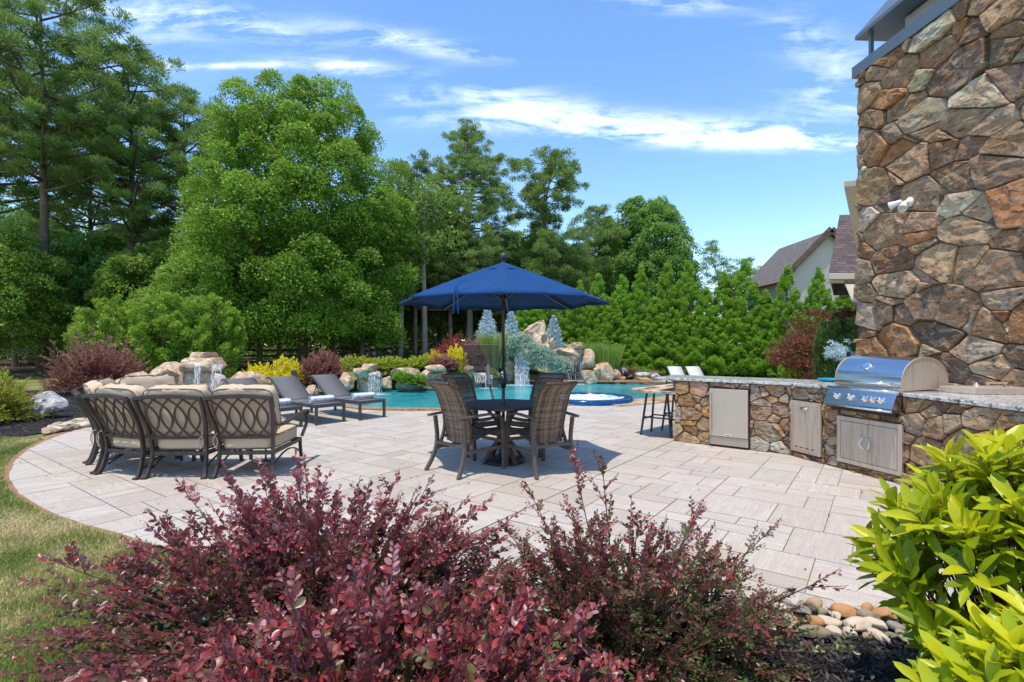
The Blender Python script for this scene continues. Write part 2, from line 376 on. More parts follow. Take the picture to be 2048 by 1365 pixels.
def waterm():
    m, t = newmat('pool_water'); o = t.obj()
    n = t.noise(t.mapping(o, scale=(1, 1.4, 1)), 3.2, 5, .6, .8); n2 = t.noise(o, 11, 4, .6, .5)
    g = t.noise(o, .45, 3, .5)
    caus = t.n('ShaderNodeTexVoronoi', feature='SMOOTH_F1', i={'Scale': 3.4, 'Vector': t.n('ShaderNodeVectorMath', operation='ADD', i={0: o, 1: t.n('ShaderNodeTexNoise', i={'Scale': 2.0}).outputs['Color']}).outputs[0]}).outputs['Distance']
    c = t.mix(t.ramp(g, [(.35, 0.0), (.65, 1.0)]), (.014, .24, .27), (.045, .40, .43))
    c = t.mix(t.ramp(caus, [(.35, 0.0), (.75, .4)]), c, (.10, .47, .48))
    p = prin(t, c, .06, 0, t.bump(t.math('ADD', n, t.math('MULTIPLY', n2, .4)), .6, .06), .5, **{'IOR': 1.33}); out(t, p); return m
M['water'] = waterm()
def fallm(name, a0, sc=(30, 30, 3)):
    m, t = newmat(name); o = t.obj(); n = t.noise(t.mapping(o, scale=sc), 1.0, 5, .7, .3)
    a = t.ramp(n, [(.44, 0.0), (.60, a0)])
    p = prin(t, (.86, .90, .93), .25, 0, None, .5); tr = t.n('ShaderNodeBsdfTransparent')
    mx = t.n('ShaderNodeMixShader', i={0: a}); t.t.links.new(tr.outputs[0], mx.inputs[1]); t.t.links.new(p.outputs[0], mx.inputs[2]); out(t, mx); return m
M['fall'] = fallm('falling_water', .75, (44, 44, 2.6))
M['foam'] = fallm('water_foam', .95, (16, 16, 16))
def shingle(name, c0, c1, sx, sy):
    m, t = newmat(name); uvn = t.n('ShaderNodeUVMap', uv_map='uv').outputs[0]
    b = t.n('ShaderNodeTexBrick', offset=.5, i={'Color1': (*c0, 1), 'Color2': (*c1, 1), 'Mortar': (*[x*.35 for x in c0], 1), 'Scale': 1.0, 'Mortar Size': .012, 'Brick Width': sx, 'Row Height': sy, 'Bias': 0.0, 'Vector': uvn})
    n = t.noise(uvn, 40, 4, .7); c = t.mix(.35, b.outputs[0], t.ramp(n, [(.3, tuple(x*.6 for x in c0)), (.7, c1)]))
    out(t, prin(t, c, .9, 0, t.bump(b.outputs[1], -.6, .02), .2)); return m
M['shb'] = shingle('brown_shingles', (.085, .060, .055), (.17, .125, .115), .32, .14)
M['shg'] = shingle('grey_shingles', (.13, .115, .11), (.22, .20, .19), .30, .14)
def sidingm():
    m, t = newmat('lap_siding'); o = t.obj(); z = t.n('ShaderNodeSeparateXYZ', i={'Vector': o}).outputs[2]
    f = t.math('FRACT', t.math('MULTIPLY', z, 5.5)); c = t.mix(t.ramp(f, [(.0, 1.0), (.10, 0.0)]), (.50, .48, .40), (.2, .19, .15))
    out(t, prin(t, c, .7, 0, t.bump(f, .5, .03))); return m
M['siding'] = sidingm()
def fabric(name, col, sc=900, var=.08, rough=.9, b=.15):
    m, t = newmat(name); o = t.obj()
    wv = t.n('ShaderNodeTexWave', wave_type='BANDS', bands_direction='Z', i={'Scale': sc/6, 'Distortion': .4, 'Vector': o}).outputs['Fac']
    n = t.noise(o, 6, 5, .6); n2 = t.noise(o, 160, 3, .7)
    c = t.mix(n, tuple(x*(1-var) for x in col), tuple(x*(1+var) for x in col)); c = t.mix(t.math('MULTIPLY', n2, .3), c, tuple(x*.6 for x in col))
    out(t, prin(t, c, rough, 0, t.bump(t.math('ADD', n2, t.math('MULTIPLY', n, 2)), b, .01), .2)); return m
M['canvas'] = fabric('beige_cushion_fabric', (.60, .455, .31))
M['piping'] = fabric('dark_cushion_piping', (.16, .14, .11))
M['sling'] = fabric('charcoal_sling_mesh', (.155, .15, .15))
M['slingw'] = fabric('pale_grey_sling_mesh', (.62, .60, .57))
M['navy'] = fabric('navy_canopy_fabric', (.010, .060, .19), var=.28, b=.5)
def towelm():
    m, t = newmat('striped_towel'); o = t.obj(); n = t.noise(t.mapping(o, scale=(9, 40, 40)), 1.0, 4, .6, .6)
    c = t.ramp(n, [(.46, (.74, .76, .80)), (.56, (.38, .47, .62)), (.64, (.78, .79, .82))])
    out(t, prin(t, c, .95, 0, t.bump(t.noise(o, 120, 3), .4, .005), .1)); return m
M['towel'] = towelm()
def wickm(name, c0, c1, c2):
    m, t = newmat(name); o = t.obj(); a = t.attr('rnd'); n = t.noise(o, 40, 4, .6)
    c = t.ramp(t.math('MULTIPLY_ADD', n, .5, t.math('MULTIPLY', a, .6)), [(.2, c0), (.5, c1), (.8, c2)])
    out(t, prin(t, c, .5, 0, None, .4)); return m
M['wick'] = wickm('brown_resin_wicker', (.06, .036, .024), (.19, .125, .08), (.38, .28, .19))
M['wickd'] = wickm('brown_resin_wicker_b', (.05, .032, .022), (.15, .10, .065), (.30, .22, .15))

# ------------------------------------------------------------------ ground, pool, patio
POOLZ = -0.10
near = [(-5.4, 14.6), (-4.9, 13.6), (-4.3, 12.7), (-3.5, 12.0), (-2.6, 11.72), (-1.5, 11.75), (-.3, 12.05), (1.0, 12.55), (2.2, 12.95), (3.2, 13.5), (4.2, 14.3), (5.4, 15.2), (6.6, 16.4)]
near = [(p.x, p.y) for p in crom([(a, b, 0) for a, b in near], 4)]
farp = [(7.2, 18.0), (6.6, 19.6), (5.0, 20.5), (3.0, 20.8), (0, 20.8), (-1.4, 20.3), (-2.6, 18.8), (-3.8, 17.9), (-5.0, 17.3), (-6.0, 16.8), (-6.6, 15.8)]
POOL = near+farp
def inside(p, poly):
    x, y = p; c = False; j = len(poly)-1
    for i in range(len(poly)):
        xi, yi = poly[i]; xj, yj = poly[j]
        if (yi > y) != (yj > y) and x < (xj-xi)*(y-yi)/(yj-yi)+xi: c = not c
        j = i
    return c
left = [(-2.2, 3.5), (-2.95, 3.94), (-3.55, 4.23), (-4.22, 4.61), (-5.11, 5.26), (-5.94, 6.06), (-6.76, 7.11), (-7.32, 8.17), (-7.66, 9.35), (-7.55, 10.6), (-7.1, 12.0), (-6.5, 13.4), (-6.6, 14.8), (-6.8, 15.8)]
left = [(p.x, p.y) for p in crom([(a, b, 0) for a, b in left], 5)]
PATIO = [(9.5, 2.2), (2.6, 2.66), (1.6, 2.84), (.6, 2.98), (-.8, 3.15)]+left+[(-6.0, 15.2)]+near+[(7.5, 18.0), (6.9, 19.9), (5.2, 20.9), (3.4, 21.2), (3.4, 22.3), (6.2, 22.2), (9.5, 21)]
xs = sorted(set([round(-12+.5*i, 2) for i in range(49)]+[-300, -200, -120, -80, -60, -45, -35, -28, -24, -20, -17, -15, -13.5, 13.5, 15, 18, 22, 28, 36, 50, 80, 150, 300]))
ys = sorted(set([round(0+.5*i, 2) for i in range(56)]+[-60, -20, -8, -3, 29, 31, 33, 36, 40, 46, 55, 65, 80, 110, 160, 300, 700]))
gv = []; gf = []
CRESTS = []
for y in ys:
    for x in xs:
        z = terrain(x, y)-.004
        if inside((x, y), PATIO) or inside((x, y), POOL): z = -.9 if inside((x, y), POOL) else -.06
        gv.append((x, y, z))
nx = len(xs)
def nearpool(x, y):
    return any(inside((x+a, y+b), POOL) for a in (-.5, 0, .5) for b in (-.5, 0, .5))
for i, y in enumerate(ys):
    for j, x in enumerate(xs):
        p = gv[i*nx+j]
        if p[2] > -.5 and nearpool(x, y): gv[i*nx+j] = (x, y, min(p[2], -.14))
for j in range(len(ys)-1):
    for i in range(nx-1):
        a = j*nx+i; gf.append((a, a+1, a+nx+1, a+nx))
me = bpy.data.meshes.new('ground'); me.from_pydata(gv, [], gf)
tag(link('ground', me, M['lawn'], smooth=True), kind='structure')
b = MB(); b.sheet(POOL, POOLZ); tag(b.build('pool_water', M['water']), kind='structure')

def clip_rect(poly, x0, x1, y0, y1):
    def cl(P, ax, lim, sg):
        o = []
        for i in range(len(P)):
            a, b_ = P[i-1], P[i]; da = (a[ax]-lim)*sg; db = (b_[ax]-lim)*sg
            if (da >= 0) != (db >= 0):
                t = da/(da-db); o.append((a[0]+(b_[0]-a[0])*t, a[1]+(b_[1]-a[1])*t))
            if db >= 0: o.append(b_)
        return o
    for ax, lim, sg in ((0, x0, 1), (0, x1, -1), (1, y0, 1), (1, y1, -1)):
        poly = cl(poly, ax, lim, sg)
        if len(poly) < 3: return []
    return poly
# French-pattern pavers, laid on a 20 cm module turned 54 degrees, clipped to the patio outline
ROT = math.radians(54.2); ca, sa = math.cos(ROT), math.sin(ROT); MOD = .203
PR = [(x*ca+y*sa, -x*sa+y*ca) for x, y in PATIO]
rng = random.Random(5)
x0 = min(p[0] for p in PR); x1 = max(p[0] for p in PR); y0 = min(p[1] for p in PR); y1 = max(p[1] for p in PR)
NX = int((x1-x0)/MOD)+2; NY = int((y1-y0)/MOD)+2
JOINTR = -2.19*sa*0 + ( -.21*sa + 4.74*ca)                 # the long straight expansion joint
jrow = round((JOINTR-y0)/MOD); y0 = JOINTR-jrow*MOD
occ = [[False]*(NX+4) for _ in range(NY+4)]
tv = []; tf = []; tu = []; ta = []; tilepolys = []
for j in range(NY):
    for i in range(NX):
        if occ[j][i]: continue
        opts = [(3, 2), (3, 2), (2, 3), (2, 2), (2, 2), (3, 3), (2, 1), (2, 1), (1, 2), (2, 3)]; rng.shuffle(opts); opts += [(1, 2), (2, 1), (1, 1)]
        for a, b_ in opts:
            if j < jrow < j+b_: continue
            if all(not occ[j+q][i+p] for p in range(a) for q in range(b_)): break
        for p in range(a):
            for q in range(b_): occ[j+q][i+p] = True
        rx0, ry0 = x0+i*MOD, y0+j*MOD; g = .0034; gl = .0034+(.006 if j == jrow else 0)
        rx1, ry1 = rx0+a*MOD-g, ry0+b_*MOD-g; rx0 += g; ry0 += gl
        cxm, cym = (rx0+rx1)/2, (ry0+ry1)/2
        wx, wy = cxm*ca-cym*sa, cxm*sa+cym*ca
        if wx > 9 or wy < 2: continue
        corners = [(rx0, ry0), (rx1, ry0), (rx1, ry1), (rx0, ry1)]
        ins = [inside((x*ca-y*sa, x*sa+y*ca), PATIO) for x, y in corners]
        if all(ins): P = corners
        else:
            P = clip_rect(PR, rx0, rx1, ry0, ry1)
            if len(P) < 3: continue
        r = rng.random(); off = (rng.uniform(0, 50), rng.uniform(0, 50)); fl = (a < b_) if rng.random() < .8 else (a >= b_)
        o = len(tv); z = rng.uniform(0, .0016)
        for x, y in P:
            tv.append((x*ca-y*sa, x*sa+y*ca, z)); ta.append(r)
        tri = tessellate_polygon([[Vector((x, y, 0)) for x, y in P]]) if len(P) > 4 or not all(ins) else [(0, 1, 2), (0, 2, 3)]
        for t3 in tri:
            tf.append(tuple(k+o for k in t3))
            for k in t3:
                x, y = P[k]; tu.append(((y if fl else x)+off[0], (x if fl else y)+off[1]))
me = npmesh('patio_paving', tv, tf, attrs={'rnd': ta})
ul = me.uv_layers.new(name='uv'); ul.data.foreach_set('uv', np.array(tu, np.float32).ravel())
po = link('patio_paving', me, M['trav']); tag(po, kind='structure')
for p in me.polygons[:1]:
    if p.normal.z < 0: pass
b = MB(); b.sheet([(x, y) for x, y in PATIO], -.008)
# slab edge down to the soil
n = len(PATIO)
for i in range(n):
    a, c = PATIO[i], PATIO[(i+1) % n]; b.add([(a[0], a[1], -.005), (c[0], c[1], -.005), (c[0], c[1], -.5), (a[0], a[1], -.5)], [(0, 1, 2, 3)])
tag(b.build('patio_bed', M['joint']), kind='structure')
def offset_strip(line, w0, w1, z):
    vs = []; n = len(line)
    for i, (x, y) in enumerate(line):
        a = line[max(i-1, 0)]; c = line[min(i+1, n-1)]; dx, dy = c[0]-a[0], c[1]-a[1]; l = math.hypot(dx, dy); nx_, ny_ = -dy/l, dx/l
        vs.append((x+nx_*w0, y+ny_*w0, z)); vs.append((x+nx_*w1, y+ny_*w1, z))
    return vs, [(2*i, 2*i+1, 2*i+3, 2*i+2) for i in range(n-1)]
b = MB(); L2 = [(-.8, 3.15)]+left[:52]; v_, f_ = offset_strip(L2, -.01, -.01, .001)
rng = random.Random(3)
for i, (x, y) in enumerate(L2):
    a = L2[max(i-1, 0)]; c = L2[min(i+1, len(L2)-1)]; dx, dy = c[0]-a[0], c[1]-a[1]; l = math.hypot(dx, dy)
    wdt = .045+.035*rng.random()+.13*sm((y-6)/2); v_[2*i+1] = (x-dy/l*wdt, y+dx/l*wdt, .001)
b.add(v_, f_); tag(b.build('soil_strip', M['soil']), kind='structure')
# natural stone coping along the pool, each slab its own piece of one paving course
def stone_course(name, line, wd, z, seed, m, ln=(.35, .8)):
    rng = random.Random(seed); b = MB(); cum = [0]
    for i in range(1, len(line)): cum.append(cum[-1]+math.hypot(line[i][0]-line[i-1][0], line[i][1]-line[i-1][1]))
    def at(s):
        for i in range(1, len(line)):
            if s <= cum[i] or i == len(line)-1:
                t = (s-cum[i-1])/(cum[i]-cum[i-1]); a, c = line[i-1], line[i]; dx, dy = c[0]-a[0], c[1]-a[1]; l = math.hypot(dx, dy)
                return (a[0]+dx*t, a[1]+dy*t), (-dy/l, dx/l)
    s = 0
    while s < cum[-1]-.1:
        e = min(cum[-1], s+rng.uniform(*ln)); q = rng.uniform(-.05, .05); k = 4; P = []
        for t in range(k): p, nn = at(s+.006+(e-s-.012)*t/(k-1)); P.append((p[0]+nn[0]*(.06), p[1]+nn[1]*(.06)))
        for t in range(k-1, -1, -1): p, nn = at(s+.006+(e-s-.012)*t/(k-1)); P.append((p[0]-nn[0]*(wd+q), p[1]-nn[1]*(wd+q)))
        c = rng.choice([(.50, .32, .18), (.56, .40, .26), (.44, .27, .15), (.58, .46, .33), (.40, .22, .12)]); b.col = c
        b.prism(P, z-.05, z+rng.uniform(0, .006)); s = e
    o = b.build(name, m, colattr=True, bevel=.008); return o
tag(stone_course('pool_coping', near, .26, .030, 4, M['stone']), kind='structure')
nr_ = near[32:]
tag(stone_course('pool_coping', nr_, .80, .024, 9, M['stone'], (.4, .9)), kind='structure')
tag(stone_course('pool_far_coping', farp[:5], .35, .030, 6, M['stone']), kind='structure')
# planting beds
LBED = [(-8.15, 7.5), (-7.86, 8.4), (-7.8, 9.5), (-7.7, 10.8), (-7.2, 12.2), (-6.6, 13.6), (-6.7, 15.9), (-6.2, 17.0), (-7.5, 18.2), (-9, 19.5), (-12, 18.8), (-15, 17.0), (-17.5, 14), (-16, 10.5), (-12, 8.4)]
LBED = [(p.x, p.y) for p in crom([(a, c, 0) for a, c in LBED], 3)]
b = MB(); b.sheet(LBED, lambda x, y: .012+terrain(x, y)); tag(b.build('mulch_bed', M['mulch']), kind='structure')
NB = [(-1.6, 1.0), (-1.95, 1.9), (-1.9, 2.8), (-1.2, 3.25), (-.8, 3.14), (.6, 2.97), (1.6, 2.83), (2.6, 2.65), (6, 2.4), (6, -.5), (0, -.5)]
b = MB(); b.sheet(NB, .006); tag(b.build('mulch_bed', M['mulch']), kind='structure')
PB = [(-6.2, 16.9), (-5, 17.4), (-3.8, 18.0), (-2.5, 19.0), (-1.4, 20.5), (0, 21.0), (3, 21.0), (3.4, 21.3), (5.6, 22.9), (6, 24.2), (3, 24.8), (-2, 24), (-5, 21.5), (-7.5, 19.8)]
b = MB()
for k in range(1): b.sheet(PB, lambda x, y: .02+terrain(x, y))
tag(b.build('mulch_bed', M['mulch']), kind='structure')

def quads_at(P, D, N, L, Wd, fold=.0):
    S = np.cross(D, N); S /= np.linalg.norm(S, axis=1, keepdims=True)+1e-9; L = L[:, None]; Wd = Wd[:, None]
    V = np.empty((len(P), 4, 3), np.float32); md = P+D*L*.52
    V[:, 0] = P; V[:, 1] = md+S*Wd*.5+N*Wd*fold; V[:, 2] = P+D*L; V[:, 3] = md-S*Wd*.5+N*Wd*fold
    return V.reshape(-1, 3), np.arange(len(P)*4, dtype=np.int32).reshape(-1, 4)
def unit(a): return a/(np.linalg.norm(a, axis=-1, keepdims=True)+1e-9)
def pts_in(poly, n, r, cond=None):
    xs_ = [p[0] for p in poly]; ys_ = [p[1] for p in poly]; o = []
    while len(o) < n:
        x, y = r.uniform(min(xs_), max(xs_)), r.uniform(min(ys_), max(ys_))
        if inside((x, y), poly) and (cond is None or cond(x, y)): o.append((x, y))
    return np.array(o)
# mulch chips
def chips(name, poly, n, seed, L=(.02, .06), cond=None):
    r = np.random.default_rng(seed); q = pts_in(poly, n, random.Random(seed), cond)
    z = np.array([terrain(x, y) for x, y in q])+r.uniform(.012, .04, n)
    P = np.column_stack([q, z]); a = r.uniform(0, 2*PI, n); D = unit(np.column_stack([np.cos(a), np.sin(a), r.normal(0, .35, n)])); N = unit(np.column_stack([r.normal(0, .5, (n, 2)), np.ones(n)]))
    V, Fq = quads_at(P, D, N, r.uniform(*L, n), r.uniform(.006, .016, n), .2)
    return tag(link(name, npmesh(name, V, Fq, attrs={'rnd': np.repeat(np.clip(r.beta(1.6, 2.6, n), 0, 1), 4)}), M['chip']), 'loose black shredded bark mulch', 'mulch', kind='stuff')
chips('bark_mulch', NB, 16000, 3, cond=lambda x, y: x > .2 and y > .8 and x < 3.2)
chips('bark_mulch', LBED, 16000, 4, (.04, .10), cond=lambda x, y: y < 15 and y > 8 and x > -14)
# turf blades on the near lawn
def turf(seed, n):
    r = np.random.default_rng(seed); out_ = []
    LW = [(-9.5, 7.9), (-12, 8.3), (-14, 8), (-9, 1.5), (-4, .8), (-1.2, .7), (-1.9, 1.9), (-1.9, 2.9), (-1.2, 3.3), (-2.3, 3.6)]+[(x-.05*1, y-.03) for x, y in left[5:38]]+[(-8.3, 7.9)]
    rr = random.Random(seed); xs_, ys_ = [], []
    cum = 0
    while cum < n:
        y = .7+7.4*(rr.random()**1.5); x = rr.uniform(-1.05*y-.6, -.5)
        if inside((x, y), LW): xs_.append(x); ys_.append(y); cum += 1
    x = np.array(xs_); y = np.array(ys_)
    dry = np.array([noise.noise(Vector((a*1.1, c*1.1, 0))) + .6*noise.noise(Vector((a*4, c*4, 3))) for a, c in zip(xs_, ys_)])
    k = np.clip((y-1.2)/4, 0, 1); P = np.column_stack([x, y, np.full(n, -.006)])
    a = r.uniform(0, 2*PI, n); lean = r.uniform(.2, 1.3, n)
    D = unit(np.column_stack([np.cos(a)*lean, np.sin(a)*lean, np.ones(n)])); N = unit(np.column_stack([r.normal(0, 1, (n, 2)), r.normal(0, .4, n)]))
    N = unit(N-D*np.sum(N*D, 1, keepdims=True))
    V, Fq = quads_at(P, D, N, r.uniform(.03, .06, n), .005+.006*k, .0)
    rnd = np.clip(.40+dry*.75+r.normal(0, .16, n)+np.where(y < 2.8, .22, 0), 0, 1)
    tag(link('turf', npmesh('turf', V, Fq, attrs={'rnd': np.repeat(rnd, 4)}), M['turf']), 'short patchy green and straw coloured lawn grass beside the patio', 'grass', kind='stuff')
turf(8, 150000)
# ------------------------------------------------------------------ mosaic stone facing
PAL = [(.34, .21, .12), (.46, .30, .18), (.54, .39, .24), (.48, .35, .23), (.58, .47, .34), (.60, .46, .29), (.52, .24, .10), (.60, .31, .13), (.20, .14, .10), (.27, .20, .15), (.64, .54, .39), (.40, .25, .14), (.52, .34, .20), (.42, .30, .19)]
PAL2 = [(.46, .31, .16), (.52, .36, .21), (.56, .44, .31), (.42, .27, .15), (.60, .51, .40), (.56, .31, .12), (.34, .24, .16), (.54, .47, .40), (.48, .33, .19), (.40, .26, .17)]
def voronoi(wd, ht, sx, sz, rng, jit=.46, extra=.35):
    seeds = []
    nxx, nzz = int(wd/sx)+1, int(ht/sz)+1
    for j in range(-1, nzz+1):
        for i in range(-1, nxx+1):
            seeds.append(((i+.5+(.5 if j % 2 else 0)+rng.uniform(-jit, jit))*sx, (j+.5+rng.uniform(-jit, jit))*sz))
            if rng.random() < extra: seeds.append(((i+.5+rng.uniform(-.6, .6))*sx, (j+.5+rng.uniform(-.6, .6))*sz))
    asp = sx/sz; S = np.array(seeds); SH = .30*(1 if rng.random() < .5 else -1)*(1 if wd > 1 else .4); S2 = np.column_stack([S[:, 0]+SH*S[:, 1], S[:, 1]*asp]); Wt = np.array([rng.uniform(-.26, .26)*sx*sx for _ in seeds]); cells = []
    for k, s in enumerate(S2):
        if not (-sx*.5 < S[k][0] < wd+sx*.5 and -sz*.5 < S[k][1] < ht+sz*.5): continue
        d = np.sum((S2-s)**2, 1); near_ = np.argsort(d)[1:20]
        P = [(0, 0), (wd, 0), (wd+SH*ht, ht*asp), (SH*ht, ht*asp)]
        for q in near_:
            nn = S2[q]-s; m = s+nn*(.5+(Wt[k]-Wt[q])/(2*float(nn@nn)+1e-9)); o = []
            for i in range(len(P)):
                a, c = P[i-1], P[i]; da = (a[0]-m[0])*nn[0]+(a[1]-m[1])*nn[1]; dc = (c[0]-m[0])*nn[0]+(c[1]-m[1])*nn[1]
                if (da <= 0) != (dc <= 0): t = da/(da-dc); o.append((a[0]+(c[0]-a[0])*t, a[1]+(c[1]-a[1])*t))
                if dc <= 0: o.append(c)
            P = o
            if len(P) < 3: break
        if len(P) >= 3: cells.append([(x-SH*z/asp, z/asp) for x, z in P])
    return cells
def stone_face(b, O, U, N, wd, ht, sx, sz, seed, relief=.035, gap=.009, pal=PAL, holes=(), extra=.35, z0=0.0):
    """adds mosaic stones to MB b on the plane O + U*u + Z*v, standing out along N"""
    rng = random.Random(seed); O, U, N = Vector(O), Vector(U).normalized(), Vector(N).normalized()
    if holes:
        for h in holes:
            for k, (a_, c_, lo_, hi_) in enumerate(((0, h[0], 0, ht), (h[0], h[1], h[3], ht), (h[1], wd, 0, ht), (h[0], h[1], 0, h[2]))):
                if c_-a_ > .02 and hi_-lo_ > .02: stone_face(b, O+U*a_, U, N, c_-a_, hi_-lo_, min(sx, max(.1, c_-a_)), min(sz, max(.06, (hi_-lo_)*.9)), seed*7+k, relief, gap, pal, (), extra, z0+lo_)
        return
    for P in voronoi(wd, ht, sx, sz, rng, extra=extra):
        cx = sum(p[0] for p in P)/len(P); cz = sum(p[1] for p in P)/len(P)
        if any(h[0]-.02 < cx < h[1]+.02 and h[2]-.02 < cz < h[3]+.02 for h in holes): continue
        ar = abs(sum(P[i-1][0]*P[i][1]-P[i][0]*P[i-1][1] for i in range(len(P))))/2
        if ar < sx*sz*.02: continue
        # chamfer corners then resample
        Q = []
        for i in range(len(P)):
            a, c = Vector(P[i-1]), Vector(P[i]); l = (c-a).length
            if l < .012: continue
            t = min(.18, .016/l); Q.append(a.lerp(c, t)); Q.append(a.lerp(c, 1-t))
        if len(Q) < 4: continue
        R = []; stp = max(.05, sx*.2)
        for i in range(len(Q)):
            a, c = Q[i-1], Q[i]; k = max(1, int((c-a).length/stp))
            for t in range(k): R.append(a.lerp(c, t/k))
        R = [p+Vector((rng.uniform(-1, 1), rng.uniform(-1, 1)))*sx*.010 for p in R]
        C = Vector((cx, cz)); n = len(R); rr = math.sqrt(ar/PI)
        tilt = Vector((rng.uniform(-1, 1), rng.uniform(-1, 1)))*relief*.55/rr; h0 = relief*rng.uniform(.5, 1.45); sd = rng.uniform(0, 99)
        base = rng.choice(pal); k = rng.uniform(.62, 1.32); b.col = tuple(min(.7, x*k*rng.uniform(.94, 1.06)) for x in base)
        vs = []
        for ring, (sc_, hh) in enumerate(((1.0, -.6), (1.0, .55), (.94, .95), (.62, 1.03), (.30, 1.06))):
            for p in R:
                d = p-C; l = d.length; q = C+d*max(.05, (sc_ - (gap/l if l > gap else 0)))
                h = hh*h0
                if ring >= 1: h += (q-C).dot(tilt)+relief*.55*noise.noise(Vector((q.x*6/ max(sx, .3), q.y*6/max(sx, .3), sd)))*(1 if ring > 1 else .4)
                vs.append(O+U*q.x+Vector((0, 0, q.y+z0))+N*h)
        vs.append(O+U*cx+Vector((0, 0, cz+z0))+N*(h0*1.05)); fs = []
        for ring in range(4):
            for i in range(n): fs.append((ring*n+i, ring*n+(i+1) % n, (ring+1)*n+(i+1) % n, (ring+1)*n+i))
        for i in range(n): fs.append((4*n+i, 4*n+(i+1) % n, 5*n))
        b.add(vs, fs)

# ------------------------------------------------------------------ stone chimney
WD = Vector((-.046, 1, 0)).normalized()        # direction of the chimney's long face, away from the camera
CW0 = Vector((5.50, 8.12, 0)); CHT = 5.72
ch = thing('stone_chimney', 'tall brown and grey fieldstone chimney wall rising above the grill counter', 'chimney', (0, 0, 0))
b = MB(); NRM = Vector((-1, -.046, 0)).normalized()
stone_face(b, CW0, -WD, NRM, 6.6, CHT, .58, .36, 12, .055, .007, PAL, extra=.7)
b.build('stone_facing', M['stone'], ch, colattr=True)
ET = Vector((1, .046, 0)).normalized(); b = MB()
stone_face(b, CW0, ET, WD, 2.0, CHT, .5, .38, 13, .04, .012, PAL)
b.build('stone_facing', M['stone'], ch, colattr=True)
b = MB(); A0 = CW0-NRM*0; poly = [CW0+WD*.0, CW0-WD*6.6, CW0-WD*6.6+ET*2.2, CW0+ET*2.2]
b.prism([(p.x, p.y) for p in poly], 0, CHT-.01); b.build('mortar_core', M['mortar'], ch)
capo = [CW0+WD*.06-ET*.075, CW0-WD*6.7-ET*.075, CW0-WD*6.7+ET*2.3, CW0+WD*.06+ET*2.3]
b = MB(); b.prism([(p.x, p.y) for p in capo], CHT, CHT+.18); b.build('metal_flashing', M['capm'], ch, bevel=.006)
# hipped metal cap on posts, above the flashing
cc = thing('chimney_cap', 'hipped grey metal cap on short posts above the chimney top', 'chimney cap', (0, 0, 0))
b = MB(); e = [CW0+WD*.06-ET*.02, CW0-WD*4.3-ET*.02, CW0-WD*4.3+ET*1.7, CW0+WD*.06+ET*1.7]
zt = CHT+.62; rg = [CW0-WD*.65+ET*.65, CW0-WD*3.4+ET*.65]
vs = [(p.x, p.y, zt) for p in e]+[(p.x, p.y, zt+.06) for p in e]+[(p.x, p.y, zt+.95) for p in rg]
b.add(vs, [(0, 1, 2, 3), (0, 1, 5, 4), (1, 2, 6, 5), (2, 3, 7, 6), (3, 0, 4, 7), (4, 5, 9, 8), (5, 6, 9), (6, 7, 8, 9), (7, 4, 8)])
b.build('hipped_lid', M['capm'], cc)
b = MB()
for q in (e[0]-WD*.22+ET*.10, e[1]+WD*.4+ET*.10, e[3]-WD*.32-ET*.2):
    b = MB(); b.box((q.x, q.y, CHT+.22+.2), (.05, .05, .42)); b.build('post', M['capm'], cc)
b = MB(); q = [CW0-WD*.55+ET*.3, CW0-WD*3.6+ET*.3, CW0-WD*3.6+ET*1.3, CW0-WD*.55+ET*1.3]
b.prism([(p.x, p.y) for p in q], CHT+.2, CHT+.60); b.build('flue', M['flue'], cc)
# flood light on the wall
FLP = CW0-WD*1.05; FLY = 7.07
fx = 5.878-.046*FLY
fl = thing('flood_light', 'small white twin head security light on the stone chimney wall', 'light', (fx-.085, FLY, 3.45))
b = MB(); b.lathe([(.001, -.01), (.066, -.01), (.066, .02), (.045, .035), (.03, .06), (.001, .062)], (.03, 0, 0), 20, Matrix.Rotation(-PI/2, 3, 'Y')); b.build('mount', M['white'], fl, smooth=True)
for c_, d_ in (((-.11, .075, .0), (-.55, .75, -.25)), ((-.10, -.05, -.055), (-.55, -.45, -.75))):
    Q = Vector(d_).to_track_quat('Z', 'Y').to_matrix(); b = MB()
    b.lathe([(.001, -.075), (.022, -.07), (.032, -.045), (.036, .0), (.052, .05), (.056, .075), (.052, .078), (.049, .06)], c_, 22, Q); h_ = b.build('lamp_head', M['white'], fl, smooth=True)
    b = MB(); b.lathe([(.001, .062), (.048, .06)], c_, 22, Q); b.build('lens', M['slingw'], h_)
    b = MB(); b.tube([(-.03, .0, 0), tuple(Vector(c_)*.8)], .012, 8); b.build('swivel_arm', M['rubber'], h_)
b = MB(); b.lathe([(.001, -.03), (.02, -.025), (.026, 0), (.001, .028)], (-.06, .01, -.075), 14); b.build('motion_sensor', M['white'], fl, smooth=True)

# ------------------------------------------------------------------ outdoor kitchen counter
P0, P1, P2, P3, P4 = [Vector((*p, 0)) for p in ((2.51, 7.865), (3.74, 6.90), (3.89, 6.34), (4.15, 5.41), (4.26, 2.6))]
kc = thing('kitchen_counter', 'angled outdoor kitchen counter faced in tan fieldstone with speckled granite top', 'counter', (0, 0, 0))
def segf(a, c): u_ = (c-a).normalized(); return u_, Vector((u_.y, -u_.x, 0))*1.0   # along, outward (towards the patio)
BH = .932
b = MB(); body = [P0, P1, P2, P3, P4, Vector((5.75, 2.6, 0)), Vector((5.60, 6.2, 0)), Vector((4.9, 6.6, 0)), Vector((4.42, 7.25, 0)), P0+Vector((.463, .59, 0))]
b2 = [(p.x, p.y) for p in body]; b.prism(b2, -.02, .70)
b.build('base_core', M['mortar'], kc)
def outn(a, c):
    u_ = (c-a).normalized(); n_ = Vector((u_.y, -u_.x, 0)); return u_, n_
b = MB()
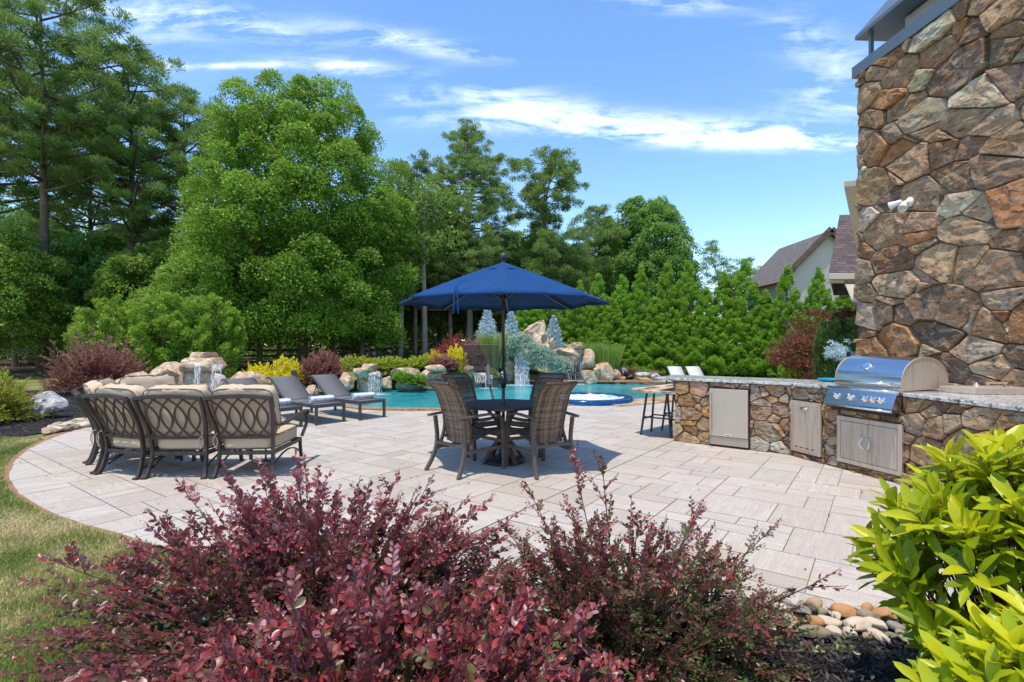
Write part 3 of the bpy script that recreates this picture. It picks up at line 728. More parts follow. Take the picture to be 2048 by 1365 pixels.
u_, n_ = outn(P0, P1); stone_face(b, P0+n_*.0, u_, n_, (P1-P0).length, BH, .26, .20, 21, .028, .006, PAL2, holes=[(.515, 1.07, .0, .86)], extra=.5)
b.col = (.2, .15, .1)
u_, n_ = outn(P1, P2); stone_face(b, P1, u_, n_, (P2-P1).length, BH, .22, .17, 22, .026, .006, PAL2, holes=[(.05, .55, .06, .76)], extra=.4)
u_, n_ = outn(P2, P3); stone_face(b, P2, u_, n_, (P3-P2).length, .76, .24, .12, 23, .024, .006, PAL[:8]+PAL2[:4], holes=[(.19, .97, .08, .64)], extra=.3)
u_, n_ = outn(P3, P4); stone_face(b, P3, u_, n_, (P4-P3).length, BH, .30, .23, 24, .03, .007, PAL[:4]+PAL2[6:]+PAL[9:], extra=.5)
e_ = Vector((.617, .787, 0)); stone_face(b, P0+e_*.76, -e_, Vector((-.787, .617, 0)), .76, BH, .24, .20, 25, .026, .006, PAL2)
b.build('stone_facing', M['stone'], kc, colattr=True)
def inset(p, q, r, t): return p
b = MB()
def pin(poly, z0, z1): b.prism(poly, z0, z1)
u1 = (P1-P0).normalized(); n1 = Vector((u1.y, -u1.x, 0)); u3 = (P3-P2).normalized(); n3 = Vector((u3.y, -u3.x, 0))
cor = [P0+u1*.01-n1*.01, P1-n1*.01-u3*0.0+Vector((.012, 0, 0)), P2-n3*.012, P2-n3*.76, Vector((4.40, 7.25, 0)), P0+u1*.01-n1*.75]
b.prism([(p.x, p.y) for p in cor], .69, BH)
cor2 = [P3-n3*.01, P4+Vector((.012, 0, 0)), Vector((5.74, 2.62, 0)), Vector((5.59, 6.19, 0)), P3-n3*.78+u3*0]
b.prism([(p.x, p.y) for p in cor2], .69, BH)
b.build('wall_core', M['mortar'], kc)
b = MB(); s1 = [P0-u1*.30+n1*.045, P1+n1*.045+Vector((-.01, -.02, 0)), P2+n3*.045, P2-n3*.80, Vector((4.46, 7.33, 0)), P0-u1*.30-n1*.79]
b.prism([(p.x, p.y) for p in s1], BH+.003, .975)
s2 = [P3+n3*.045+u3*.01, P4+Vector((-.045, 0, 0)), Vector((5.70, 2.6, 0)), Vector((5.56, 6.5, 0)), P3-n3*.80+u3*.01-u3*.35, P3-n3*.80+u3*.01]
b.prism([(p.x, p.y) for p in s2], BH+.003, .975)
b.build('granite_top', M['granite'], kc, bevel=.010, seg=3)
# raised stone bar slab behind the counter end
rb = thing('stone_bar_table', 'low tan stone slab bar beyond the left end of the granite counter', 'bar table', (0, 0, 0))
b = MB(); q = [G(1262, 777, .76), G(1290, 781.5, .76), G(1352, 784, .76), (3.15, 8.1, 0), (3.55, 9.1, 0), G(1345, 767.5, .76)]
b.prism([(p[0], p[1]) for p in q], .72, .76); b.col = (.6, .5, .38)
b.build('slab', M['boulder'], rb, bevel=.008)
b = MB(); b.box((3.05, 8.75, .36), (.35, .35, .715)); b.build('pedestal', M['boulder'], rb)

def seat_on(a, c, s, name, label, cat, z=0.0, group=None):
    """a thing whose local -Y faces out of the counter face a-c, at distance s from a"""
    u_ = (c-a).normalized(); p = a+u_*s; o = thing(name, label, cat, (p.x, p.y, z), math.atan2(u_.y, u_.x), group); return o
# fridge
fr = seat_on(P0, P1, .522+.27, 'outdoor_fridge', 'stainless steel outdoor fridge built into the left run of the stone counter', 'fridge')
b = MB(); b.box((0, .02, .43), (.545, .10, .83)); b.build('cabinet', M['rubber'], fr)
b = MB(); b.box((0, -.052, .50), (.525, .034, .685)); b.build('door', M['steelf'], fr, bevel=.004)
b = MB(); b.box((-.235, -.10, .50), (.022, .03, .60)); b.box((-.235, -.08, .76), (.018, .04, .02)); b.box((-.235, -.08, .24), (.018, .04, .02)); b.build('handle', M['steelf'], fr, bevel=.004)
b = MB(); b.box((0, -.045, .092), (.525, .02, .115))
for i in range(34): b.box((-.247+i*.015, -.060, .092), (.006, .012, .098))
b.build('vent_grille', M['steelf'], fr)
b = MB(); b.box((0, -.0715, .183), (.09, .005, .026)); br = b.build('badge', M['white'], fr)
def text(s, size, loc, parent, m, name='lettering', ext=.0015, sx=1.0):
    cu = bpy.data.curves.new(name, 'FONT'); cu.body = s; cu.size = size; cu.extrude = ext; cu.align_x = 'CENTER'; cu.align_y = 'CENTER'
    tmp = bpy.data.objects.new(name, cu); COL.objects.link(tmp); dg = bpy.context.evaluated_depsgraph_get(); me = bpy.data.meshes.new_from_object(tmp.evaluated_get(dg))
    bpy.data.objects.remove(tmp); me.materials.clear(); o = link(name, me, m, parent); o.location = loc; o.rotation_euler = (PI/2, 0, 0); o.scale = (sx, 1, 1); return o
for x_, w_ in ((-.016, .028), (.018, .030)): b = MB(); b.box((x_, -.0745, .183), (w_, .002, .010)); b.build('badge_mark', M['rubber'], br)
# trash drawer
td = seat_on(P1, P2, .30, 'trash_drawer', 'narrow stainless pull-out drawer front with slotted bottom between fridge and grill', 'drawer')
b = MB(); b.box((0, -.03, .412), (.47, .03, .665)); b.build('frame', M['steelw'], td, bevel=.003)
b = MB(); b.box((0, -.050, .412), (.40, .014, .595)); b.build('door', M['steelw'], td, bevel=.003)
b = MB(); b.lathe([(.001, 0), (.055, 0), (.062, .006), (.001, .010)], (0, -.060, .655), 20, Matrix.Rotation(PI/2, 3, 'X')@Matrix.Diagonal((1, .38, 1))); b.build('recessed_pull', M['chrome'], td, smooth=True)
for i in range(4): b = MB(); b.box((-.13+i*.088, -.0585, .150), (.05, .004, .010)); b.build('vent_slot', M['rubber'], td)
# access doors
ad = seat_on(P2, P3, .583, 'access_doors', 'stained double stainless cabinet doors with curved pulls below the grill', 'cabinet doors')
b = MB()
for c_, d_ in (((0, -.035, .115), (.78, .03, .05)), ((0, -.035, .610), (.78, .03, .05)), ((-.3655, -.035, .3625), (.049, .03, .445)), ((.3655, -.035, .3625), (.049, .03, .445))): b.box(c_, d_)
b.build('frame', M['steelw'], ad, bevel=.002)
b = MB(); b.box((0, -.012, .3625), (.69, .02, .45)); b.build('inner_panel', M['rubber'], ad)
for s in (-1, 1):
    b = MB(); b.box((s*.1685, -.040, .3625), (.332, .022, .435)); d_ = b.build('door', M['steelw'], ad, bevel=.002)
    b = MB(); b.tube(crom([(s*.022, -.05, .29), (s*.034, -.085, .31), (s*.060, -.10, .3625), (s*.034, -.085, .415), (s*.022, -.05, .435)], 5), .0075, 8); b.build('handle', M['chrome'], d_, smooth=True)
# grill
gr = seat_on(P2, P3, .535, 'gas_grill', 'large stainless built-in gas grill with domed lid and five knobs', 'grill')
GW = .84
def arc(y0, y1, z0, zt, n=16, yb=None):
    return [(y0+(y1-y0)*(.5-.5*math.cos(PI*i/n)), z0+(zt-z0)*math.sin(PI*i/n)**.85) for i in range(n+1)]
prof = [(.0, .985), (-.005, 1.03)]+[(y, z) for y, z in arc(.0, .66, 1.06, 1.345, 18)]+[(.665, 1.0)]
b = MB(); n = len(prof); hw = GW/2-.02
vs = [(-hw, y, z) for y, z in prof]+[(hw, y, z) for y, z in prof]
b.add(vs, [(i, i+1, n+i+1, n+i) for i in range(n-1)]); hd = b.build('hood', M['steel'], gr, smooth=True)
for s in (-1, 1):
    b = MB(); b.add([(s*(hw), y, z) for y, z in prof], [tuple(range(n))]); 
    rim = [(s*(hw), y, z) for y, z in prof]; b.bar(rim, .016, .008, (1, 0, 0)); b.build('hood_end_plate', M['steelw'], hd)
b = MB(); b.tube([(-.34, -.075, 1.055), (.34, -.075, 1.055)], .013, 10)
for s in (-.30, .30): b.tube([(s, -.075, 1.055), (s, .02, 1.06)], .009, 8)
b.build('lid_handle', M['chrome'], hd, smooth=True)
b = MB(); Mx = Matrix.Rotation(.85, 3, 'X'); b.lathe([(.001, -.01), (.05, -.01), (.05, .012), (.042, .018), (.036, .014), (.001, .014)], (-.03, .045, 1.235), 24, Mx); b.build('thermometer', M['chrome'], hd, smooth=True)
b = MB()  # control panel: top rail, sloped fascia, bottom rail
pp = [(.02, .985), (-.085, .985), (-.10, .955), (-.165, .800), (-.172, .775), (-.10, .760), (.02, .760)]
n = len(pp); vs = [(-GW/2, y, z) for y, z in pp]+[(GW/2, y, z) for y, z in pp]
b.add(vs, [(i, (i+1) % n, n+(i+1) % n, n+i) for i in range(n)]+[tuple(range(n)), tuple(range(2*n-1, n-1, -1))]); cp = b.build('control_panel', M['steel'], gr, bevel=.004)
b = MB(); b.tube([(-GW/2, -.165, .772), (GW/2, -.165, .772)], .013, 8); b.tube([(-GW/2-.005, -.09, .975), (GW/2+.005, -.09, .975)], .016, 8); b.build('rail', M['chrome'], cp, smooth=True)
Mk = Matrix.Rotation(PI/2-.40, 3, 'X')
for kx in (-.265, -.085, .095, .185, .275):
    b = MB(); b.lathe([(.001, 0), (.040, 0), (.043, .006), (.030, .010), (.026, .045), (.020, .050), (.001, .050)], (kx, -.133, .878), 20, Mk); b.build('knob', M['chrome'], cp, smooth=True)
b = MB(); b.box((.33, -.143, .868), (.03, .004, .03), Matrix.Rotation(-.4, 3, 'X')); b.build('badge', M['chrome'], cp)
b = MB(); b.box((0, .30, .86), (GW-.02, .62, .24)); b.build('firebox', M['steelw'], gr)
b = MB(); b.box((0, -.03, .735), (GW-.06, .10, .05)); b.build('drip_gap', M['rubber'], gr)
# side burner
P_ = Vector((4.98, 5.37, .975)); sb = thing('side_burner', 'low stainless side burner lid box on the granite right of the grill', 'burner', P_, -.02)
b = MB(); pz = [(-.29, -.19), (.33, -.19), (.30, .17), (-.40, .12)]; b.prism(pz, .002, .065); b.build('box', M['steelw'], sb, bevel=.006)
b = MB(); b.box((.08, -.02, .105), (.20, .04, .020)); b.box((-.01, -.02, .085), (.015, .03, .04)); b.box((.17, -.02, .085), (.015, .03, .04)); b.build('handle', M['steelw'], sb, bevel=.003)
b = MB(); b.lathe([(.001, 0), (.028, 0), (.026, .04), (.001, .045)], (-.09, .02, .065), 16); b.build('knob', M['chrome'], sb, smooth=True)
tt = thing('plastic_tray', 'small teal plastic tray at the back of the counter left of the grill', 'tray', (4.42, 7.05, .977), -.3)
b = MB(); b.lathe([(.001, 0), (.15, 0), (.19, .035), (.185, .037), (.145, .006), (.001, .006)], (0, 0, 0), 24); b.build('dish', M['teal'], tt, smooth=True)
b = MB(); b.tube([(.17, 0, .03), (.24, .0, .05), (.3, .0, .045)], .012, 8); b.build('handle', M['teal'], tt, smooth=True)

# ------------------------------------------------------------------ bar stools
def stool(loc, rz, label):
    o = thing('bar_stool', label, 'stool', loc, rz, 'backless bar stools at the counter end')
    b = MB(); pr = [(-.22, .0), (-.19, .016), (-.10, -.012), (0, -.020), (.10, -.012), (.19, .016), (.22, .0)]
    vs = [(x, -.19, .755+z) for x, z in pr]+[(x, .19, .755+z) for x, z in pr]; vs += [(x, y, z-.028) for x, y, z in vs]; n = 7; fs = []
    for i in range(n-1): fs += [(i, i+1, n+i+1, n+i), (2*n+i, 3*n+i, 3*n+i+1, 2*n+i+1), (i, 2*n+i, 2*n+i+1, i+1), (n+i, n+i+1, 3*n+i+1, 3*n+i)]
    fs += [(0, n, 3*n, 2*n), (n-1, 3*n-1, 4*n-1, 2*n-1)]; b.add(vs, fs); b.build('seat', M['dmetal'], o, bevel=.004)
    for sx in (-1, 1):
        for sy in (-1, 1):
            b = MB(); b.bar([(sx*.255, sy*.20, 0), (sx*.17, sy*.14, .735)], .030, .022, (1, 0, 0)); b.build('leg', M['dmetal'], o)
    b = MB(); t = .30/.735; X = .255-.085*t; Y = .20-.06*t
    for sy in (-1, 1): b.bar([(-X, sy*Y, .30), (X, sy*Y, .30)], .022, .022, (0, 1, 0))
    for sx in (-1, 1): b.bar([(sx*X, -Y, .275), (sx*X, Y, .275)], .022, .022, (1, 0, 0))
    b.build('footrest', M['dmetal'], o); return o
stool((2.44, 8.40, 0), math.atan2(-.32, .39), 'dark metal backless bar stool standing clear at the counter end, the nearer one')
stool((2.92, 8.86, 0), math.atan2(-.32, .39), 'dark bar stool mostly hidden behind the stone counter end, the farther one')

# ------------------------------------------------------------------ parasol and dining set
TC = Vector((-.11, 6.50, 0))
um = thing('patio_umbrella', 'blue octagonal patio umbrella open above the round table', 'umbrella', TC)
RC = 1.335; ZR = 2.02; ZT = 2.50
def canopy(R, z0, z1, sag, nseg=8, nr=8, off=.0, r0=0.0, hem=.0):
    vs = []; fs = []; na = 48
    for i in range(nr+1):
        t = i/nr
        for k in range(na):
            ph = 2*PI*k/na; loc_ = (ph/(2*PI/8)) % 1.0; q = math.cos(PI/8)/math.cos((loc_-.5)*PI/4)
            e = .96+.04*abs(2*loc_-1)**2
            r = r0+(R*q*e-r0)*t; z = z1+(z0-z1)*(t**1.06)-sag*math.sin(PI*min(1, t*1.0))*math.sin(PI*loc_)*1.0 + .018*(1-abs(2*loc_-1))*t
            vs.append((r*math.cos(ph+off), r*math.sin(ph+off), z))
    for i in range(nr):
        for k in range(na): fs.append((i*na+k, i*na+(k+1) % na, (i+1)*na+(k+1) % na, (i+1)*na+k))
    if hem:
        o = len(vs)
        for k in range(na): x, y, z = vs[nr*na+k]; vs.append((x*.998, y*.998, z-hem))
        for k in range(na): fs.append((nr*na+k, nr*na+(k+1) % na, o+(k+1) % na, o+k))
    return vs, fs
UOFF = math.radians(-2)
b = MB(); b.add(*canopy(RC, ZR, ZT-.03, .050, off=UOFF, r0=.16, hem=.03)); c_ = b.build('canopy', M['navy'], um, smooth=True)
sd = c_.modifiers.new('thick', 'SOLIDIFY'); sd.thickness = .004
b = MB(); b.add(*canopy(.34, ZT-.115, ZT+.02, .008, off=UOFF, nr=4, hem=.012)); v_ = b.build('vent_flap', M['navy'], c_, smooth=True); v_.location = (0, 0, .012)
sd = v_.modifiers.new('thick', 'SOLIDIFY'); sd.thickness = .004
b = MB()
for k in range(8):
    a = k*PI/4+UOFF; b.tube([(math.cos(a)*.10, math.sin(a)*.10, ZT-.035), (math.cos(a)*RC*.55, math.sin(a)*RC*.55, (ZR+ZT-.03)/2-.022), (math.cos(a)*RC*.985, math.sin(a)*RC*.985, ZR-.006)], .005, 5)
b.build('canopy_seam', M['navy'], c_)
for k in range(8):
    a = k*PI/4+UOFF; c, s = math.cos(a), math.sin(a); b = MB()
    b.bar([(c*.04, s*.04, ZT-.08), (c*RC*.97, s*RC*.97, ZR-.022)], .016, .022, (-s, c, 0)); rb_ = b.build('rib', M['dmetal'], um)
    b = MB(); b.bar([(c*.05, s*.05, ZR+.06), (c*RC*.42, s*RC*.42, (ZR+ZT)/2-.05)], .012, .018, (-s, c, 0)); b.build('strut', M['dmetal'], rb_)
b = MB(); b.tube([(0, 0, .02), (0, 0, 1.30)], .021, 16); b.tube([(0, 0, 1.30), (0, 0, ZT)], .019, 16); b.build('pole', M['dmetal'], um, smooth=True)
b = MB(); b.lathe([(.001, ZR+.02), (.04, ZR+.02), (.045, ZR+.06), (.03, ZR+.10), (.001, ZR+.10)], n=16); b.build('hub', M['rubber'], um, smooth=True)
b = MB(); b.lathe([(.02, ZT+.0), (.032, ZT+.02), (.018, ZT+.045), (.03, ZT+.06), (.046, ZT+.10), (.03, ZT+.135), (.001, ZT+.145)], n=20); b.build('finial', M['dmetal'], um, smooth=True)
b = MB(); b.lathe([(.021, .93), (.034, .95), (.045, 1.0), (.045, 1.09), (.03, 1.15), (.021, 1.17)], n=18); cr = b.build('crank_housing', M['rubber'], um, smooth=True)
b = MB(); b.tube([(0, -.04, 1.05), (-.005, -.085, 1.06), (-.012, -.10, 1.12)], .009, 8); b.lathe([(.001, -.03), (.013, -.028), (.014, .03), (.001, .032)], (-.012, -.11, 1.13), 10); b.build('crank_handle', M['chrome'], cr, smooth=True)
b = MB(); b.lathe([(.05, .30), (.035, .12), (.10, .06), (.26, .035), (.27, 0), (.001, 0)], n=32); b.build('base', M['rubber'], um, smooth=True)
b = MB(); ta_ = Vector((-.48, -1.05, ZR+.09))
for dx in (0, .035): b.bar(crom([ta_+Vector((.12, .15, .09)), ta_+Vector((dx*.3, 0, .005)), ta_+Vector((-.02+dx, -.045, -.12)), ta_+Vector((-.03+dx*1.5, -.04, -.30))], 4), .016, .003, (1, 0, 0))
b.build('tie_strap', M['navy'], c_)

tb = thing('round_table', 'round dark metal slatted patio table under the blue umbrella', 'table', TC)
b = MB(); R = .52; TZ = .735
for i in range(17):
    y = -R+.03+i*(2*R-.06)/16; l = math.sqrt(max(0, (R-.012)**2-y*y)); 
    if abs(y) < .03:
        for s in (-1, 1): b.box((s*(l+.035)/2, y, TZ-.008), (l-.035, .056, .014))
    else: b.box((0, y, TZ-.008), (2*l, .0575, .014))
b.build('tabletop', M['tablem'], tb, bevel=.002)
b = MB(); b.lathe([(R-.035, TZ-.03), (R-.03, TZ-.002), (R-.01, TZ+.003), (R+.004, TZ-.006), (R+.004, TZ-.032), (R-.035, TZ-.032)], n=56); b.lathe([(.028, TZ-.02), (.028, TZ+.002), (.055, TZ+.002), (.055, TZ-.02)], n=24); b.build('rim', M['tablem'], tb, smooth=True)
b = MB(); b.box((0, 0, TZ-.035), (.9, .05, .03)); b.box((0, .0, TZ-.037), (.05, .9, .03)); b.lathe([(.026, .30), (.05, .30), (.05, .33), (.026, .33)], n=20); b.build('under_frame', M['chairm'], tb)
for k in range(4):
    a = k*PI/2+.55; c, s = math.cos(a), math.sin(a)
    b = MB(); b.bar(crom([(c*.30, s*.30, .0), (c*.20, s*.20, .14), (c*.06, s*.06, .33), (c*.10, s*.10, .52), (c*.26, s*.26, TZ-.03)], 5), .05, .03, (-s, c, 0)); b.build('leg', M['chairm'], tb, bevel=.003)

def weave(name, S, nu, nv, mat, parent, wu, wv, seed):
    """woven panel: S(u,v)->(point, normal); nu verticals, nv rows"""
    V = []; Fq = []; rn = []; rng = random.Random(seed)
    def strip(pts, nrm, side, w_, rv):
        o = len(V)
        for p, nn, sd_ in zip(pts, nrm, side): V.append(p-sd_*w_/2); V.append(p+sd_*w_/2); rn.extend((rv, rv))
        for i in range(len(pts)-1): Fq.append((o+2*i, o+2*i+1, o+2*i+3, o+2*i+2))
    K = nu*2
    for j in range(nv):
        v = (j+.5)/nv; pts = []; ns = []; sd_ = []
        for i in range(K+1):
            u_ = i/K; p, n_ = S(u_, v); p2, _ = S(u_, min(1, v+.01)); p3, _ = S(u_, max(0, v-.01)); side = (p2-p3).normalized()
            pts.append(p+n_*(.0045*math.cos(PI*(i+j)))); ns.append(n_); sd_.append(side)
        strip(pts, ns, sd_, wu, rng.random())
    K = nv
    for i in range(nu+1):
        u_ = i/nu; pts = []; ns = []; sd_ = []
        for j in range(K+1):
            v = j/K; p, n_ = S(u_, v); p2, _ = S(min(1, u_+.01), v); p3, _ = S(max(0, u_-.01), v); side = (p2-p3).normalized()
            pts.append(p); ns.append(n_); sd_.append(side)
        strip(pts, ns, sd_, wv, rng.random())
    o = link(name, npmesh(name, np.array([tuple(p) for p in V]), Fq, attrs={'rnd': rn}), mat, parent)
    md = o.modifiers.new('thick', 'SOLIDIFY'); md.thickness = .003; return o
def make_chair():
    o = thing('wicker_chair', '', 'chair', (0, 0, 0), 0, 'high-back wicker chairs around the round table')
    for s in (-1, 1):
        b = MB(); b.bar(crom([(s*.30, .40, 0), (s*.275, .315, .16), (s*.258, .265, .36), (s*.27, .285, .64)], 5), .036, .042, (1, 0, 0)); b.build('rear_leg', M['chairm'], o, bevel=.003)
        b = MB(); b.bar(crom([(s*.27, -.33, 0), (s*.268, -.325, .25), (s*.268, -.315, .45), (s*.28, -.275, .61)], 5), .036, .042, (1, 0, 0)); b.build('front_leg', M['chairm'], o, bevel=.003)
        b = MB(); b.bar(crom([(s*.275, .38, .655), (s*.285, .20, .665), (s*.295, -.05, .675), (s*.285, -.22, .645), (s*.278, -.285, .595)], 5), .05, .024, (1, 0, 0)); b.build('armrest', M['chairm'], o, bevel=.004)
        b = MB(); b.bar([(s*.268, -.315, .265), (s*.262, .27, .265)], .022, .04, (1, 0, 0)); b.build('stretcher', M['chairm'], o)
    b = MB(); b.bar([(-.26, .275, .33), (.26, .275, .33)], .035, .026, (0, 0, 1)); b.bar([(-.27, -.31, .33), (.27, -.31, .33)], .035, .026, (0, 0, 1)); b.build('cross_rail', M['chairm'], o)
    def Sb(u_, v):
        x = (u_-.5)*(.42+.03*math.sin(PI*v)); y = .19+.23*v+.05*math.sin(PI*v*1.0)*-1+.07*max(0, v-.82)/.18 ; z = .34+.74*v-.03*(max(0, v-.85)/.15)**2
        y -= .055*(2*abs(u_-.5))**2.2*(1-.3*v); return Vector((x, y, z)), Vector((0, .96, -.27))
    weave('backrest', Sb, 20, 40, M['wick'], o, .0155, .012, 1)
    def Ss(u_, v):
        x = (u_-.5)*.48; y = -.31+.50*v; z = .435-.045*v+.02*math.cos(PI*v)-.03*math.cos(PI*(u_-.5))+.02; return Vector((x, y, z)), Vector((0, 0, 1))
    weave('seat', Ss, 20, 26, M['wick'], o, .0165, .012, 2)
    def Sa(u_, v):   # rolled front apron and frame sides
        x = (u_-.5)*.49; a = v*PI*.9; return Vector((x, -.315-.03*math.sin(a), .405+.035*math.cos(a))), Vector((0, -1, 0))
    weave('seat_apron', Sa, 20, 6, M['wick'], o, .016, .012, 3)
    b = MB()
    for s in (-1, 1):
        P = []
        for i in range(17): p, _ = Sb(.5+s*.5, i/16); P.append(p)
        b.tube(P, .017, 8)
        P = []
        for i in range(9): p, _ = Ss(.5+s*.5, i/8); P.append(p)
        b.tube(P, .017, 8)
    P = [Sb(i/12, 1)[0] for i in range(13)]; b.tube(P, .019, 8)
    b.c = b.c; ob = b.build('woven_rim', M['wick'], o, smooth=True); return o
c0 = make_chair()
for i, (cx, cy, fx_, fy_, lab) in enumerate([(-.52, 6.10, .70, .71, 'brown wicker armchair with its back to the camera, left of the umbrella pole'),
        (.33, 6.10, -.50, .86, 'brown wicker armchair with its back to the camera, right of the umbrella pole'),
        (-.58, 7.16, .62, -.78, 'shaded wicker armchair on the pool side of the table, left of the pole'),
        (.34, 7.14, -.58, -.81, 'shaded wicker armchair on the pool side of the table, right of the pole')]):
    c = c0 if i == 0 else copy_tree(c0); c.location = (cx, cy, 0); c.rotation_euler = (0, 0, math.atan2(fy_, fx_)+PI/2); c['label'] = lab

# ------------------------------------------------------------------ sun loungers and towels
def make_lounger(metal, sling, open_back=True):
    o = thing('sun_lounger', '', 'sun lounger', (0, 0, 0), 0)
    b = MB()
    for s in (-1, 1): b.box((s*.29, .98, .345), (.038, 1.96, .062))
    for y in (.02, .70, 1.30, 1.94): b.box((0, y, .345), (.542, .036, .06))
    b.build('frame', metal, o, bevel=.003)
    for y in (.025, 1.78):
        for s in (-1, 1): b = MB(); b.box((s*.288, y, .157), (.046, .046, .314)); b.build('leg', metal, o, bevel=.003)
    b = MB(); n = 14; vs = []; fs = []
    for i in range(n+1):
        t = i/n; y = .03+1.12*t; z = .380-.012*math.sin(PI*t)
        vs += [(-.27, y, z), (.27, y, z)]
    fs = [(2*i, 2*i+1, 2*i+3, 2*i+2) for i in range(n)]; b.add(vs, fs); q = b.build('sling_seat', sling, o, smooth=True); sdm = q.modifiers.new('t', 'SOLIDIFY'); sdm.thickness = .006
    P = crom([(0, 1.15, .375), (0, 1.38, .53), (0, 1.62, .70), (0, 1.76, .79), (0, 1.87, .815), (0, 1.95, .80)], 5)
    b = MB(); vs = []
    for p in P: vs += [(-.265, p.y, p.z), (.265, p.y, p.z)]
    b.add(vs, [(2*i, 2*i+1, 2*i+3, 2*i+2) for i in range(len(P)-1)]); q = b.build('sling_back', sling, o, smooth=True); sdm = q.modifiers.new('t', 'SOLIDIFY'); sdm.thickness = .006
    b = MB()
    for s in (-1, 1): b.bar([Vector((s*.275, p.y, p.z-.012)) for p in P], .024, .034, (1, 0, 0))
    b.bar([(-.27, P[-1].y, P[-1].z-.012), (.27, P[-1].y, P[-1].z-.012)], .024, .03, (0, 0, 1)); b.build('back_frame', metal, o)
    b = MB()
    for s in (-1, 1): b.tube([(s*.25, 1.60, .675), (s*.25, 1.80, .345)], .010, 8)
    b.build('prop', metal, o); return o
l0 = make_lounger(M['lng'], M['sling'])
hd_ = Vector((-.783, .622, 0)); foot = Vector((-2.77, 10.21, 0))
fts = [(foot, 'charcoal sun lounger nearest the pool, rightmost of the three'), (foot+Vector((-.62, -.61, 0)), 'charcoal sun lounger in the middle of the row of three'), (foot+Vector((-1.19, -1.23, 0)), 'charcoal sun lounger partly hidden behind the beige sofa')]
tws = ['rolled white and blue towel on the lounger nearest the pool', 'rolled white and blue towel on the middle lounger', 'rolled white and blue towel on the lounger behind the sofa']
def towel(loc, rz, label):
    o = thing('rolled_towel', label, 'towel', loc, rz, 'rolled towels on the loungers')
    b = MB(); n = 72; m = 14; vs = []; fs = []                 # a spiral roll with open layers at both ends
    for j in range(m+1):
        x = -.235+.47*j/m
        for i in range(n+1):
            a = i/n*2*PI*3.2; r = .022+.042*i/n+.0022*math.sin(9*j/m*PI+i*.2); r *= 1+.02*math.sin(j*1.3)
            vs.append((x+.006*math.sin(i*.5)*(1 if j in (0, m) else 0), r*math.cos(a)*1.08, .064+r*math.sin(a)*.96))
    for j in range(m):
        for i in range(n): fs.append((j*(n+1)+i, j*(n+1)+i+1, (j+1)*(n+1)+i+1, (j+1)*(n+1)+i))
    b.add(vs, fs); q = b.build('towel_cloth', M['towel'], o, smooth=True); sdm = q.modifiers.new('t', 'SOLIDIFY'); sdm.thickness = .009
    return o
for i, (f_, lab) in enumerate(fts):
    c = l0 if i == 0 else copy_tree(l0); c.location = f_; c.rotation_euler = (0, 0, math.atan2(hd_.y, hd_.x)-PI/2); c['label'] = lab; c['group'] = 'charcoal loungers in a row by the pool'
    p = f_+hd_*.32; towel((p.x, p.y, .385), math.atan2(hd_.y, hd_.x)-PI/2+.05*(i-1), tws[i])
lw = make_lounger(M['lng'], M['slingw'])
for i, (px, lab) in enumerate([(1343, 'pale grey sling lounger back beyond the counter, the left one'), (1379, 'pale grey sling lounger back beyond the counter, the right one')]):
    c = lw if i == 0 else copy_tree(lw); p = A(px, 740, 16.2); c.location = (p.x, p.y-1.7+1.2*0, .03); c.rotation_euler = (0, 0, PI); c.location = ((px-1024)/F*20.0, 17.9, -.17); c.rotation_euler = (0, 0, 0); c['label'] = lab; c['group'] = 'pale loungers on the far deck'

# ------------------------------------------------------------------ curved sofa
def cushion(name, dims, r, mat, parent, loc, rot=(0, 0, 0), seed=0, puff=.0, wr=.006, pipe=True, taper=1.0, tuft=False):
    bm = bmesh.new(); bmesh.ops.create_cube(bm, size=2.0); bmesh.ops.subdivide_edges(bm, edges=bm.edges, cuts=13, use_grid_fill=True)
    X, Y, Z = [d/2 for d in dims]; e = 7.0
    for v_ in bm.verts:
        c = v_.co.copy(); q = (abs(c.x)**e+abs(c.y)**e+abs(c.z)**e)**(1/e); c = c/q
        tp = 1+(taper-1)*(.5+.5*-c.y)
        p = Vector((c.x*X*tp, c.y*Y, c.z*Z)); f = 1+puff*(1-c.x*c.x)*(1-c.y*c.y if abs(c.z) > .5 else 1)
        if dims[2] <= dims[1]: p.z *= f
        else: p.y *= 1+puff*(1-c.x*c.x)*(1-c.z*c.z)
        nn = c.normalized(); q3 = Vector((p.x*7+seed, p.y*7, p.z*9)); p += nn*(wr*noise.noise(q3)+wr*.9*noise.noise(q3*2.7)+wr*.5*abs(noise.noise(Vector((p.x*3, p.z*26, seed)))))
        if tuft:
            for ux in (-.42, .42):
                for uz in (-.42, .42):
                    d2 = ((c.x-ux)**2+(c.z-uz)**2); p.y *= 1-.28*math.exp(-d2/.03)
        v_.co = p
    me = bpy.data.meshes.new(name); bm.to_mesh(me); bm.free(); o = link(name, me, mat, parent, smooth=True); o.location = loc; o.rotation_euler = rot
    if pipe:
        b = MB()
        for s in (-1, 1):
            P = []
            for i in range(41):
                a = 2*PI*i/40; cx, cy = math.cos(a), math.sin(a); q = (abs(cx)**e+abs(cy)**e)**(1/e); 
                if dims[2] <= dims[1]: tp = 1+(taper-1)*(.5-.5*cy/q); P.append((cx/q*X*tp*.992, cy/q*Y*.992, s*Z*.86))
                else: P.append((cx/q*X*.992, s*Y*.80, cy/q*Z*.992))
            b.tube(P, .0065, 5, caps=False)
        b.build('piping', M['piping'], o)
    return o
